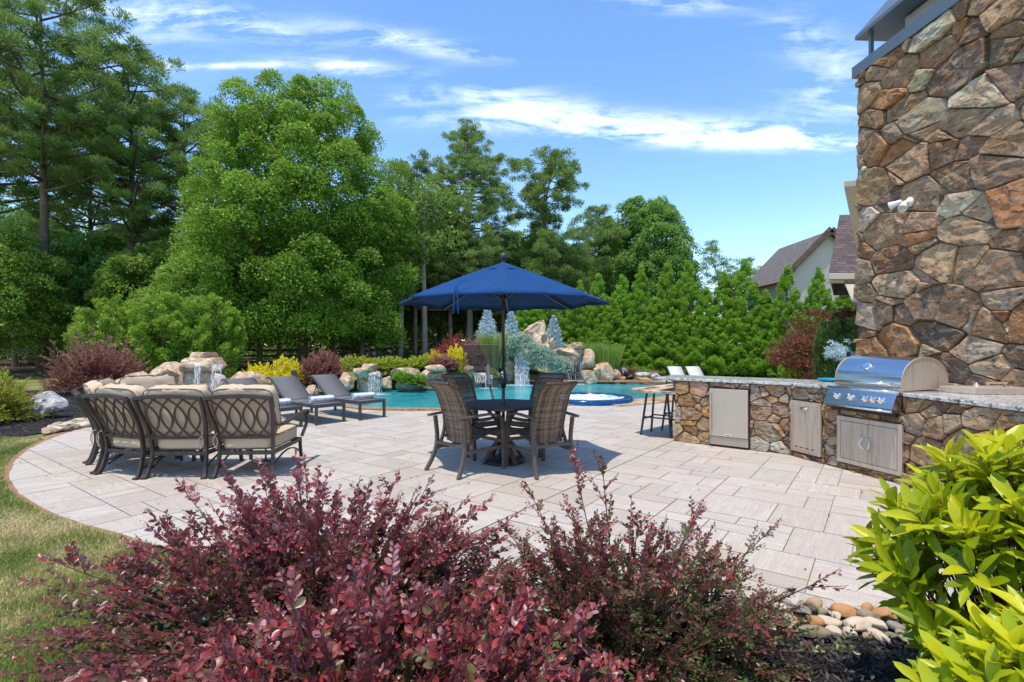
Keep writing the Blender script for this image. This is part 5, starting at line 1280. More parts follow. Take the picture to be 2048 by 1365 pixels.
# river rocks, each one a thing
rng = random.Random(77); nm_ = {0: 'tan', 1: 'grey', 2: 'rust brown', 3: 'cream', 4: 'olive brown'}
ORD = 'none first second third fourth fifth sixth seventh eighth ninth tenth eleventh twelfth thirteenth fourteenth fifteenth sixteenth seventeenth eighteenth nineteenth twentieth twenty-first twenty-second twenty-third twenty-fourth twenty-fifth twenty-sixth twenty-seventh twenty-eighth twenty-ninth thirtieth'.split()
cnt = 0; rc_ = 0; lastrow = -1
for row in range(4):
    x = 1.02 if row else 1.10
    while x < 2.75:
        s = rng.uniform(.055, .115)*(1 if row else .95); yb = 2.92-.10*(x-1.05)-.03-.088*row+rng.uniform(-.02, .02)
        if yb < 1.2: break
        k = rng.choice([0, 0, 1, 1, 2, 3, 3, 4, 4]); me = boulder_mesh('river_rock', (s*rng.uniform(1.1, 1.6), s*rng.uniform(.8, 1.0), s*rng.uniform(.55, .85)), 200+cnt, cuts=6, sub=3, nz=.03)
        o = link('river_rock', me, M['river'][k], smooth=True); o.location = (x, yb, .035+rng.uniform(0, .03)*(row == 1)); o.rotation_euler = (rng.uniform(-.3, .3), rng.uniform(-.3, .3), rng.uniform(0, 6))
        rc_ = rc_+1 if row == lastrow else 1; lastrow = row
        tag(o, '%s river rock, %s from left, %s row, lower right patio edge' % (nm_[k], ORD[rc_], ('back', 'second', 'third', 'front')[row]), 'rock', 'river rocks at the lower right patio edge'); cnt += 1; x += s*rng.uniform(.85, 1.1)
for i in range(30):
    t = i/29; p = G(92+92*t, 872-19*t-(i % 3)*4.5-rng.uniform(0, 3)); s = rng.uniform(.10, .19)
    k = rng.choice([0, 0, 3, 4, 3]); me = boulder_mesh('river_rock', (s*1.4, s, s*.62), 300+i, cuts=3, sub=3, nz=.02); o = link('river_rock', me, M['river'][k], smooth=True); o.location = (p.x-.03, p.y+.05, .05); o.rotation_euler = (0, 0, rng.uniform(0, 3))
    tag(o, 'smooth %s river rock, %s from the lawn end, left patio edge' % (nm_[k], ORD[i+1]), 'rock', 'river rocks between the patio and the left mulch bed')
o = rock('flagstone', (-1.75, 2.22, .02), (.62, .5, .07), 91, 'flat tan flagstone in the grass at the bottom left corner', 'stone', 'boulder', flat=.6, nz=.02)

# dry leaf crumbs lying on the paving
r = np.random.default_rng(12); rr_ = random.Random(12); q = pts_in(PATIO, 260, rr_, lambda x, y: y < 11 and -7.4 < x < 4); n = len(q); a = r.uniform(0, 2*PI, n)
V, Fq = quads_at(np.column_stack([q, np.full(n, .006)]), unit(np.column_stack([np.cos(a), np.sin(a), r.uniform(-.1, .35, n)])), unit(np.column_stack([r.normal(0, .3, (n, 2)), np.ones(n)])), r.uniform(.012, .04, n), r.uniform(.008, .02, n), .2)
tag(link('leaf_litter', npmesh('leaf_litter', V, Fq, attrs={'rnd': np.repeat(r.random(n), 4)}), M['chip']), 'tiny dry leaf crumbs scattered over the paving', 'leaf litter', kind='stuff')
# ------------------------------------------------------------------ foliage
def blobs_to_leaves(r, C, R, per, L, Wd, flatz=.8, shell=.55, down=.15, up=.55):
    """C (k,3) clump centres, R (k,) radii -> leaf quads on and in the clumps"""
    k = len(C); n = k*per; idx = np.repeat(np.arange(k), per); d = unit(r.normal(0, 1, (n, 3))); d[:, 2] = np.where(d[:, 2] < -.35, -d[:, 2], d[:, 2])
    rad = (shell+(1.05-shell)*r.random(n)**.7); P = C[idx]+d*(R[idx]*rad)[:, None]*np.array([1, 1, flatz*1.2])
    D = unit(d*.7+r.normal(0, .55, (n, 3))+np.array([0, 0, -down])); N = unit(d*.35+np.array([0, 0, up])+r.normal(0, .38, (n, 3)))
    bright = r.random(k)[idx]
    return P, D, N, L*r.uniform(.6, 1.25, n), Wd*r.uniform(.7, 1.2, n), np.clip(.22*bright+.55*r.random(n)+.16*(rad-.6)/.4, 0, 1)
def leafobj(name, parts, mat, parent, fold=.12):
    P, D, N, L, Wd, rn = [np.concatenate([p[i] for p in parts]) for i in range(6)]
    V, Fq = quads_at(P, D, N, L, Wd, fold); return link(name, npmesh(name, V, Fq, attrs={'rnd': np.repeat(rn, 4)}), mat, parent)
def trunkobj(parent, H, r0, mat, seed, limbs=6, lean=.03, lo=.35, spread=2.0, top=.9, name='trunk'):
    rng = random.Random(seed); b = MB(); P = [Vector((lean*H*(i/10)**1.5*math.cos(seed)+.05*math.sin(i*1.3+seed), lean*H*(i/10)**1.5*math.sin(seed)+.05*math.cos(i*1.7+seed), H*top*i/10)) for i in range(11)]
    P[0].z = -.3; b.tube(P, [r0*(1.25 if i == 0 else 1-.085*i) for i in range(11)], 9)
    for k in range(limbs):
        t = lo+(1-lo)*.85*k/max(1, limbs-1); i = min(9, int(t*10)); p = P[i].lerp(P[i+1], t*10-i); a = k*2.4+seed; s = spread*(1-.5*t)*rng.uniform(.7, 1.1)
        q = p+Vector((math.cos(a)*s*.5, math.sin(a)*s*.5, s*.35)); e = p+Vector((math.cos(a)*s, math.sin(a)*s, s*.8)); b.tube(bez(p, q, e, 5), [r0*(1-.8*t)*.5*(1-.15*j) for j in range(6)], 6)
    return b.build(name, mat, parent, smooth=True)
def profile_pts(r, n, H0, H1, R, prof, lo=.55, hi=1.0, bump=.10):
    """points in the crown between heights H0..H1 whose radius follows prof(t)"""
    t = r.random(n*6); w_ = np.array([prof(x) for x in t]); keep = r.random(n*6) < (w_/w_.max()+.10); t = t[keep][:n]; w_ = w_[keep][:n]; n = len(t)
    a = r.uniform(0, 2*PI, n); lob = 1+bump*np.sin(3*a+r.uniform(0, 6))+bump*.7*np.sin(5*a+7*t*4); rr = R*w_*lob*(lo+(hi-lo)*np.sqrt(r.random(n)))
    return np.column_stack([rr*np.cos(a), rr*np.sin(a), H0+(H1-H0)*t]), t
def broadleaf(name, label, cat, loc, H, R, seed, mat, prof=None, lo_h=.12, nb=150, per=240, br=.75, L=.16, Wd=.10, group=None, bark='bark', rz=0, r0=None, clump=True):
    o = thing(name, label, cat, loc, rz, group); r = np.random.default_rng(seed)
    prof = prof or (lambda t: math.sin(PI*min(1, (t*.86+.10)))**.6)
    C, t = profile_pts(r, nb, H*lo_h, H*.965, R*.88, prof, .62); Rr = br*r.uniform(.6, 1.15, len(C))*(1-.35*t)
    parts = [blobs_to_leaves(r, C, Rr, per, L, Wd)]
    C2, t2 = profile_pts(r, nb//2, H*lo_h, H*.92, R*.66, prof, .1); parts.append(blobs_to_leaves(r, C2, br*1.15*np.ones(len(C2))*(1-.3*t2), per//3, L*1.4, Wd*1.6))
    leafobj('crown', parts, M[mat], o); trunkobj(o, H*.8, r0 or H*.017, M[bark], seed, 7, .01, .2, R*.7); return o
def needle_tufts(r, C, R, per, L, Wd, up=.5):
    k = len(C); n = k*per; idx = np.repeat(np.arange(k), per); d = unit(r.normal(0, 1, (n, 3))+np.array([0, 0, .25])); P = C[idx]+d*(R[idx]*r.uniform(.05, .85, n))[:, None]*np.array([1, 1, .62])
    D = unit(d+np.array([0, 0, up])+r.normal(0, .35, (n, 3))); N = unit(np.cross(D, r.normal(0, 1, (n, 3)))+np.array([0, 0, .5]))
    return P, D, N, L*r.uniform(.6, 1.2, n), Wd*r.uniform(.7, 1.3, n), np.clip(.3*r.random(k)[idx]+.45*r.random(n)+.2*d[:, 2], 0, 1)
def pine(name, label, loc, H, seed, mat='pine', lo=.35, Rm=4.2, nl=44, tuft=.55, per=90, group=None, shape=None, L=.22, Wd=.04, bark='bark', rz=0, rise=.35, dens=1.0, r0=None):
    o = thing(name, label, 'pine tree', loc, rz, group); r = np.random.default_rng(seed); rng = random.Random(seed); b = MB(); n = 12
    T = [Vector((.10*math.sin(i*.9+seed)*i/4, .10*math.cos(i*1.1+seed)*i/4, H*i/n)) for i in range(n+1)]; r0 = r0 or H*.016; T[0].z = -.3
    b.tube(T, [r0*(1.2 if i == 0 else 1-.075*i) for i in range(n+1)], 9); C = []; R = []
    shape = shape or (lambda t: math.sin(PI*(t*.80+.17))**.8)
    for k in range(nl):
        t = (k+rng.random()*.8)/nl; h = H*(lo+(1-lo)*t*.98); i = min(n-1, int(h/H*n)); p = T[i].lerp(T[i+1], h/H*n-i); a = k*2.39996+rng.uniform(-.4, .4); ln = Rm*shape(t)*rng.uniform(.65, 1.1)
        e = p+Vector((math.cos(a)*ln, math.sin(a)*ln, ln*rise*rng.uniform(.5, 1.3))); m_ = p.lerp(e, .55)+Vector((0, 0, -ln*.06)); P = bez(p, m_, e, 5); b.tube(P, [max(.015, r0*.42*(1-t*.6)*(1-.16*j)) for j in range(6)], 5)
        nt = max(2, int(ln*2.6*dens))
        for j in range(nt):
            q = .40+.62*(j+rng.random())/nt; c = p*(1-q)**2+m_*2*q*(1-q)+e*q*q if q <= 1 else e; s = .28*ln*q; C.append((c.x+rng.gauss(0, s*.7), c.y+rng.gauss(0, s*.7), c.z+rng.gauss(.08, .12+.05*ln))); R.append(tuft*rng.uniform(.65, 1.2))
    C.append((T[-1].x, T[-1].y, H)); R.append(tuft*.8)
    b.build('trunk', M[bark], o, smooth=True); leafobj('crown', [needle_tufts(r, np.array(C), np.array(R), per, L, Wd)], M[mat], o, 0); return o

big = A(588, 700, 25.0)
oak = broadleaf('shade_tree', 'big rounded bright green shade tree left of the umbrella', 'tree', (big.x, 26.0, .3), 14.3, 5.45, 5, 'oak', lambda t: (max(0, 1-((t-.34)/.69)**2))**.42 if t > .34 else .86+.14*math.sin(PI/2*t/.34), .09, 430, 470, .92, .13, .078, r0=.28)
# left pines
Y_ = 24.8; p = A(86, 0, Y_); pine('pine_tree', 'tallest pine at the far left with a straight dark trunk', (p.x, Y_, 0), 19.6, 3, 'pine', .45, 5.2, 54, .56, 300, 'pines', r0=.25, dens=.72)
Y_ = 28; p = A(262, 0, Y_); pine('pine_tree', 'dense dark pine behind the feathery evergreens, second from the left', (p.x, Y_, .2), 17.2, 8, 'pine', .40, 4.8, 52, .54, 270, 'pines', dens=.7)
Y_ = 31; p = A(372, 0, Y_); pine('pine_tree', 'pine between the dense dark pine and the big shade tree', (p.x, Y_, .4), 16.2, 15, 'pine', .34, 4.2, 50, .52, 250, 'pines', dens=.8)
Y_ = 27; p = A(-60, 0, Y_); pine('pine_tree', 'pine at the left edge of the photo with only its branches showing', (p.x, Y_, 0), 18, 21, 'pine', .45, 5.2, 46, .55, 240, 'pines', dens=.8)
Y_ = 33; p = A(180, 0, Y_); pine('pine_tree', 'slender pine farther back between the two left pines', (p.x, Y_, 0), 15.5, 25, 'pine', .3, 4.2, 50, .5, 180, 'pines')
# centre conifers
Y_ = 33; p = A(938, 0, Y_); pine('pine_tree', 'tall full layered pine straight behind the umbrella top', (p.x, Y_, .4), 15.2, 31, 'pine2', .22, 4.1, 110, .42, 210, 'centre pines', lambda t: (1-t)**.55*(.55+.45*min(1, t*4)) + .12, .12, .045, 'barkp', rise=.12, dens=1.35)
Y_ = 33; p = A(850, 0, Y_); pine('pine_tree', 'light green thin pine between the big shade tree and the tall layered pine', (p.x, Y_, .4), 13.2, 33, 'pine2', .25, 3.3, 80, .42, 190, 'centre pines', lambda t: (1-t)**.6+.15, .12, .045, 'barkp', rise=.1, dens=1.2)
Y_ = 34; p = A(800, 0, Y_); pine('pine_tree', 'slim pine touching the right side of the big shade tree', (p.x, Y_, .4), 13.0, 34, 'pine2', .28, 2.8, 66, .42, 180, 'centre pines', lambda t: (1-t)**.6+.15, .12, .045, 'barkp', rise=.1, dens=1.2)
Y_ = 33; p = A(1096, 0, Y_); pine('pine_tree', 'pine with a rounded top and open middle right of the umbrella', (p.x, Y_, .1), 13.3, 41, 'pine', .18, 2.9, 66, .46, 240, 'centre pines', lambda t: .85*math.cos((t-.82)*3.2) if t > .66 else (.42 if t > .50 else 1.1-.2*t), rise=.22)
Y_ = 38; p = A(1195, 0, Y_); pine('pine_tree', 'pine tops between the round topped pine and the dark round tree', (p.x, Y_, 0), 11.6, 43, 'pine', .15, 3.4, 60, .48, 200, 'centre pines')
Y_ = 42; p = A(1432, 0, Y_); pine('pine_tree', 'small distant pine above the hedge right of the dark round tree', (p.x, Y_, 0), 9.8, 45, 'pine', .2, 2.3, 34, .5, 110, 'distant pines')
Y_ = 44; p = A(1488, 0, Y_); pine('pine_tree', 'lower distant pine showing just left of the grey roofed house', (p.x, Y_, 0), 8.6, 47, 'pine', .2, 2.4, 32, .5, 110, 'distant pines')
p = A(1290, 0, 38); broadleaf('round_tree', 'dark green round broadleaf tree above the hedge', 'tree', (p.x, 38, 0), 12.3, 4.0, 51, 'dark_l', lambda t: math.sin(PI*(t*.90+.06))**.5, .02, 420, 300, .85, .16, .10)
# midground woods trees: three meshes copied
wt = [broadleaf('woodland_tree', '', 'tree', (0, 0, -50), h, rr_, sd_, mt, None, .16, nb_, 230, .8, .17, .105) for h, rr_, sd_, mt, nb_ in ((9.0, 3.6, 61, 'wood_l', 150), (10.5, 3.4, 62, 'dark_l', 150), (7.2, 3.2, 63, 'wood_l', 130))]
woods = [(-16, 22.6, 0, .76, 'low spreading tree at the left edge, in front of the tallest pine'), (-210, 24, 2, 1.2, 'leafy tree beyond the left edge of the photo'), (150, 27, 1, .72, 'dark leafy tree behind the feathery evergreens at the left'),
 (215, 29, 2, 1.05, 'mid height leafy tree under the dense dark pine'), (305, 26.5, 2, .92, 'light green leafy tree above the feathery evergreens'), (395, 25.0, 0, .66, 'leafy tree overlapping the lower left of the big shade tree'),
 (450, 30, 0, 1.0, 'leafy tree behind the left side of the big shade tree'), (720, 34, 1, .95, 'dark leafy tree behind the lower right of the big shade tree'), (760, 36, 2, 1.1, 'leafy tree behind the slim pine'),
 (880, 37, 1, .95, 'dark leafy tree low behind the umbrella canopy'), (985, 38, 0, .95, 'leafy tree between the tall layered pine and round topped pine'), (1040, 36, 1, .88, 'dark leafy tree directly behind the rock waterfall'), (1130, 38, 2, 1.15, 'leafy tree under the round topped pine'), (1170, 41, 0, 1.0, 'leafy tree behind the left end of the hedge'),
 (60, 38, 1, 1.1, 'far leafy tree left, deep in the woods'), (260, 40, 0, 1.2, 'far leafy tree deep in the woods behind the dense pine'), (560, 42, 1, 1.1, 'far leafy tree hidden behind the big shade tree'), (660, 40, 0, 1.05, 'far leafy tree right of the big shade tree trunk'), (830, 44, 0, 1.2, 'far leafy tree behind the thin pines'), (1090, 46, 1, 1.1, 'far leafy tree behind the waterfall peak')]
used = set()
for i, (px, Y, k, s, lab) in enumerate(woods):
    c = wt[k] if k not in used else copy_tree(wt[k]); used.add(k); p = A(px, 0, Y); c.location = (p.x, Y, terrain(p.x, Y)); c.scale = (s, s, s); c.rotation_euler = (0, 0, i*1.7); c['label'] = lab; c['group'] = 'leafy trees of the woods'
# bare trunks showing under the canopy
rng = random.Random(9); b = MB(); P = [Vector((.04*math.sin(i), .03*math.cos(i*1.4), i*1.1)) for i in range(9)]; b.tube(P, [.17-.008*i for i in range(9)], 9)
tk = thing('tree_trunk', '', 'tree'); b.build('trunk', M['barkp'], tk, smooth=True); r = np.random.default_rng(4); C = np.column_stack([r.normal(0, 1.0, 30), r.normal(0, 1.0, 30), r.uniform(5.5, 9.5, 30)]); leafobj('crown', [blobs_to_leaves(r, C, np.full(30, .75), 130, .2, .12)], M['dark_l'], tk)
for i, (px, Y, s, lab) in enumerate([(848, 29, 1.0, 'slim pale trunked tree under the left tip of the umbrella'), (801, 28.5, .9, 'very pale straight trunked tree left of the umbrella'), (724, 30, .85, 'grey trunked tree just right of the big shade tree'), (521, 28, 1.0, 'grey trunked tree above the golden shrubs'), (667, 31, .9, 'thin dark trunked tree above the burgundy shrub'), (831, 33, .8, 'thin dark trunked tree behind the two pale trunks'), (687, 34, .8, 'thin trunked tree behind the lawn chairs'), (770, 35, .8, 'thin trunked tree behind the far pale boulder'), (900, 34, .9, 'thin trunked tree below the middle of the blue canopy'), (560, 33, .9, 'thin dark trunked tree behind the golden shrubs'), (30, 34, 1.1, 'dark trunked tree behind the fence at far left'), (150, 35, 1.0, 'dark trunked tree behind the burgundy shrub at left')]):
    c = tk if i == 0 else copy_tree(tk); p = A(px, 0, Y); c.location = (p.x, Y, terrain(p.x, Y)-.1); c.scale = (s, s, s*1.1); c.rotation_euler = (0, .02*math.sin(i*3), i); c['label'] = lab; c['group'] = 'slender trees at the wood edge'
# far woodland seen as one mass
r = np.random.default_rng(70); n = 420; C = np.column_stack([r.uniform(-85, 18, n), r.uniform(48, 58, n), np.where(r.random(n) < .4, r.uniform(.2, 3, n), r.uniform(.5, 11, n))]); C[:, 2] *= np.where(C[:, 0] > 4, .6, 1)
tag(leafobj('woodland', [blobs_to_leaves(r, C, r.uniform(1.4, 2.4, n), 150, .5, .34)], M['dark_l'], None), 'deep shaded woodland filling the background behind the trees', 'woodland', kind='stuff')
r = np.random.default_rng(71); n = 140; C = np.column_stack([r.uniform(-48, 3, n), r.uniform(36.5, 41, n), r.uniform(.1, 2.0, n)])
tag(leafobj('undergrowth', [blobs_to_leaves(r, C, r.uniform(.8, 1.4, n), 110, .3, .2)], M['dark_l'], None), 'dark shrubby undergrowth on the woodland floor', 'undergrowth', kind='stuff')

# evergreen hedge trees (three plume meshes)
def plumes(name, label, cat, loc, H, R, seed, mat, n=200, per=80, L=.13, Wd=.04, prof=None, pr=.26, group=None, rz=0, out_=.6, lo=.02, trunk=True, tall=1.9):
    o = thing(name, label, cat, loc, rz, group); r = np.random.default_rng(seed); prof = prof or (lambda t: min(1, .82+t*1.3)*(1-max(0, t-.1)**1.25*1.10)*.98+.02)
    C, t = profile_pts(r, n, H*lo, H*.93, R, prof, .62, 1.0, .09); C = np.vstack([C, [[0, 0, H*.94], [0, 0, H*.88], [.05, 0, H*.82]]]); t = np.append(t, [.95, .9, .85])
    k = len(C); m_ = k*per; idx = np.repeat(np.arange(k), per); a3 = C*np.array([1, 1, 0]); od = unit(a3+1e-4); ax = unit(od*out_+np.array([0, 0, 1.0])); rr = pr*r.uniform(.7, 1.25, k)*(1-.45*t)
    s = r.random(m_)**.8; lat = unit(r.normal(0, 1, (m_, 3))); wd_ = (1-s)**.7*rr[idx]*.85+.02
    P = C[idx]+ax[idx]*((s-.35)*rr[idx]*tall)[:, None]+lat*wd_[:, None]*np.sqrt(r.random(m_))[:, None]**.5
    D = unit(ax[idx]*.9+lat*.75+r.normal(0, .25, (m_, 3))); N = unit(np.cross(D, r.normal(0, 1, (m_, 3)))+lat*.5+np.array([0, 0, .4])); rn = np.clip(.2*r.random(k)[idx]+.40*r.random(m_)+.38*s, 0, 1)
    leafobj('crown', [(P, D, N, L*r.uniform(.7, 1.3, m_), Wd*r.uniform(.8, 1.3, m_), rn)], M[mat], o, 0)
    if trunk: b = MB(); b.tube([(0, 0, -.2), (0, 0, H*.8)], [H*.018, H*.005], 8); b.build('trunk', M['bark'], o, smooth=True)
    return o
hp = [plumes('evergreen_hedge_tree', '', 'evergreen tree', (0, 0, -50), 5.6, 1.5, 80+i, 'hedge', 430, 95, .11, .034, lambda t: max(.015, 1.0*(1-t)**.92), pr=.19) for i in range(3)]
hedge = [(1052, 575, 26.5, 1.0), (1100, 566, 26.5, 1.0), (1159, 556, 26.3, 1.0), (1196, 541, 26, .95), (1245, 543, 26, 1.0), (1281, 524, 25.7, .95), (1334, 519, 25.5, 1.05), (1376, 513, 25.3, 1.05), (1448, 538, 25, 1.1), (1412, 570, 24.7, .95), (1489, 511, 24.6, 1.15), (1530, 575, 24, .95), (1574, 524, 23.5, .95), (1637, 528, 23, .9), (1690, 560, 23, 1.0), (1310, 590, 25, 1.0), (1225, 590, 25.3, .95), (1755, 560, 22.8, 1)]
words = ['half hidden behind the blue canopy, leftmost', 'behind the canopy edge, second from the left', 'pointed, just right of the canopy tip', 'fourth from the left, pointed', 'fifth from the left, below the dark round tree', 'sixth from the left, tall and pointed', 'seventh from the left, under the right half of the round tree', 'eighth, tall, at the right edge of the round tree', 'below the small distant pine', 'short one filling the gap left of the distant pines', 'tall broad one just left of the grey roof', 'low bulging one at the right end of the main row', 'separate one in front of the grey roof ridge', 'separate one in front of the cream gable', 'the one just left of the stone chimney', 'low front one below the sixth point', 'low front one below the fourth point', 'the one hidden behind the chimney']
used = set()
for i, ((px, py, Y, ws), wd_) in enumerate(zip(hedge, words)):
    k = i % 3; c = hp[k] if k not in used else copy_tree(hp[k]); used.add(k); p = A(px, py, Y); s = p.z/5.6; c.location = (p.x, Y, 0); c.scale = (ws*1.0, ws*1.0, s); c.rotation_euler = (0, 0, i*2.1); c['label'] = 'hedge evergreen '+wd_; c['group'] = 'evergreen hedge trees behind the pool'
# feathery evergreens left
for i, (px, py, Y, w_, lab) in enumerate([(228, 597, 19.5, 1.15, 'feathery lime tipped evergreen directly behind the burgundy shrub, leftmost'), (328, 586, 20, 1.2, 'feathery lime tipped evergreen, the middle and tallest of three'), (418, 592, 20.3, 1.05, 'feathery lime tipped evergreen right of the other two, above the rock fountain')]):
    p = A(px, py, Y); plumes('feathery_evergreen', lab, 'evergreen', (p.x, Y, 0), p.z, w_, 90+i, 'feather', 170, 120, .13, .045, lambda t: .75+.25*math.sin(PI*t) if t < .6 else .98*(1-((t-.6)/.42)**2)**.7 if t < 1 else .1, .36, 'feathery evergreens', out_=1.0)
# blue spruces
def spruce(label, px, py, Y, Rm, seed):
    p = A(px, py, Y); H = p.z-terrain(p.x, Y); o = thing('blue_spruce', label, 'spruce', (p.x, Y, terrain(p.x, Y)), 0, 'blue spruces by the waterfall'); r = np.random.default_rng(seed); C = []; R = []
    for k in range(95):
        t = k/95; h = H*(.04+.92*t); a = k*2.4; ln = Rm*(1-t)**.85*r.uniform(.8, 1.12)
        for j in range(max(1, int(4*(1-t))+1)): q = (j+.7)/(max(1, int(4*(1-t))+1)); C.append((math.cos(a+.25*(q-.5))*ln*q, math.sin(a)*ln*q, h+ln*.18*q)); R.append(.15+.06*(1-t))
    C.append((0, 0, H)); R.append(.10); leafobj('crown', [needle_tufts(r, np.array(C), np.array(R), 48, .09, .032, .2)], M['spruce'], o, 0); b = MB(); b.tube([(0, 0, -.2), (0, 0, H)], [.06, .01], 6); b.build('trunk', M['bark'], o); return o
spruce('blue spruce left of the umbrella pole', 975, 616, 23.5, .86, 1); spruce('blue spruce just right of the umbrella pole', 1022, 622, 24, .76, 2); spruce('blue spruce right of the waterfall peak', 1107, 634, 23.5, .74, 3)
# shrubs built from leafy twigs
def twigshrub(name, label, cat, loc, R, H, seed, mat, nst=120, tw=7, lv=9, L=.04, Wd=.02, spike=.15, stem=.0022, group=None, squash=1.0, twl=.22, core=.0, flat=False, up=.35, rz=0, leafy=1.0, tipred=.6, lens=1.0, rb=.18):
    o = thing(name, label, cat, loc, rz, group); r = np.random.default_rng(seed); n = nst
    a = r.uniform(0, 2*PI, n); el = np.arccos(1-r.random(n)*.97); Dr = np.column_stack([np.sin(el)*np.cos(a), np.sin(el)*np.sin(a)*squash, np.cos(el)])
    ext = (1+np.where(r.random(n) < .16, r.uniform(.3, 1, n)*spike, r.uniform(-.18, .05, n)))
    E = Dr*np.array([R, R, H])*ext[:, None]; B = E*np.array([.12, .12, 0]); B[:, 2] = .02; Mid = B*.35+E*.5+np.array([0, 0, 1.0])*(H*.14*(1-Dr[:, 2:3])); Mid[:, 2] = np.maximum(Mid[:, 2], .05)
    def pt(i, q): q = q[:, None]; return B[i]*(1-q)**2+Mid[i]*2*q*(1-q)+E[i]*q*q
    def tg(i, q): q = q[:, None]; return unit((Mid[i]-B[i])*2*(1-q)+(E[i]-Mid[i])*2*q)
    m_ = n*tw; si = np.repeat(np.arange(n), tw); q = np.clip(.30+.70*(np.tile(np.arange(tw), n)+r.random(m_)*.8)/tw, 0, 1); q[::tw] = 1.0
    TB = pt(si, q); T0 = tg(si, q); TD = unit(T0*.9+r.normal(0, .55, (m_, 3))*(q < 1)[:, None]+np.array([0, 0, up])); TL = twl*r.uniform(.5, 1.25, m_)*(1.1-.4*q)
    li = np.repeat(np.arange(m_), lv); s = (np.tile(np.arange(lv), m_)+.5)/lv; side = np.where(np.tile(np.arange(lv), m_) % 2 == 0, 1., -1.); k = m_*lv
    droop = np.zeros((k, 3)); droop[:, 2] = -.12*s*s*TL[li]
    P = TB[li]+TD[li]*(TL[li]*s)[:, None]+droop; ref = unit(np.cross(TD[li], np.array([0, 0, 1.0])+r.normal(0, .25, (k, 3)))); Nn = unit(np.cross(ref, TD[li])); Nn *= np.sign(Nn[:, 2:3]+1e-6)
    D = unit(TD[li]*.75+ref*side[:, None]*.85+Nn*r.normal(.15, .3, (k, 1))+r.normal(0, .12, (k, 3))); N = unit(Nn+r.normal(0, .28, (k, 3))); sz = (1.12-.55*s)*r.uniform(.75, 1.15, k)*lens
    keep = P[:, 2] > .01; keep &= r.random(k) < leafy
    hl = np.clip((P[:, 2]/H-.35)*.45, -.25, .3); tw_ = r.normal(0, .13, m_)[li]; rn = np.clip(rb+tipred*.55*(q[li]-.35)+.30*s*tipred+hl+tw_+r.normal(0, .14, k)-.08*(~(q[li] > .5)), 0, 1)
    P, D, N, sz, rn = P[keep], D[keep], N[keep], sz[keep], rn[keep]; LL = L*sz; WW = Wd*sz
    if flat:
        V, Fq = quads_at(P, D, N, LL, WW, .12); me = npmesh('foliage', V, Fq, attrs={'rnd': np.repeat(rn, 4)})
    else: V, Fq = ovals(P, D, N, LL, WW); me = npmesh('foliage', V, Fq, attrs={'rnd': np.repeat(rn, 10)})
    fo = link('foliage', me, M[mat], o, smooth=not flat)
    # twigs and stems as thin three sided rods
    S0 = TB; S1 = TB+TD*TL[:, None]; V2 = []; 
    segs0 = [S0]; segs1 = [S1]; rad0 = [np.full(m_, stem)]; rad1 = [np.full(m_, stem*.5)]
    for j in range(5):
        i_ = np.arange(n); segs0.append(pt(i_, np.full(n, j/5))); segs1.append(pt(i_, np.full(n, (j+1)/5))); rad0.append(np.full(n, stem*(2.6-.32*j))); rad1.append(np.full(n, stem*(2.6-.32*(j+1))))
    a0, a1 = np.concatenate(segs0), np.concatenate(segs1); r0_, r1_ = np.concatenate(rad0), np.concatenate(rad1); d = unit(a1-a0); u1_ = unit(np.cross(d, np.array([.3, .5, .8]))); u2_ = np.cross(d, u1_); K = len(a0)
    VV = np.empty((K, 6, 3)); 
    for c_ in range(3):
        an = 2*PI*c_/3; off = u1_*math.cos(an)+u2_*math.sin(an); VV[:, c_] = a0+off*r0_[:, None]; VV[:, 3+c_] = a1+off*r1_[:, None]
    Fb = (np.arange(K)*6)[:, None, None]+np.array([[0, 1, 4, 3], [1, 2, 5, 4], [2, 0, 3, 5]])[None]; link('stems', npmesh('stems', VV.reshape(-1, 3), Fb.reshape(-1, 4)), M['twig'], o)
    return o
def ovals(P, D, N, L, Wd, fold=.16, curl=.10):
    """oval leaves of 10 vertices with a folded midrib"""
    S = unit(np.cross(D, N)); N = np.cross(S, D); n = len(P); rc = np.random.default_rng(n); curl = (curl*rc.uniform(-.4, 2.8, n))[:, None]; fold = (fold*rc.uniform(.3, 1.9, n))[:, None]; tw = rc.normal(0, .12, n)[:, None]; Wd = Wd*rc.uniform(.78, 1.2, n); V = np.empty((n, 10, 3), np.float32)
    st = [(0, 0), (.30, .82), (.62, 1.0), (.86, .62), (1.0, 0)]
    def at(t, w_, sg): return P+D*(L*t)[:, None]+S*(Wd*.5*w_*sg)[:, None]+N*(Wd[:, None]*fold*w_-L[:, None]*curl*t*t)+S*(L[:, None]*tw*t*t)
    V[:, 0] = at(0, .12, 1); V[:, 1] = at(0, .12, -1)
    for i, (t, w_) in enumerate(st[1:4]): V[:, 2+i*2] = at(t, w_, 1); V[:, 3+i*2] = at(t, w_, -1)
    V[:, 8] = at(.45, 0, 1); V[:, 9] = at(1.0, 0, 1)
    base = (np.arange(n)*10)[:, None, None]; Fq = np.array([[0, 8, 4, 2], [1, 3, 5, 8], [8, 9, 6, 4], [8, 5, 7, 9]])
    return V.reshape(-1, 3), (base+Fq[None]).reshape(-1, 4)
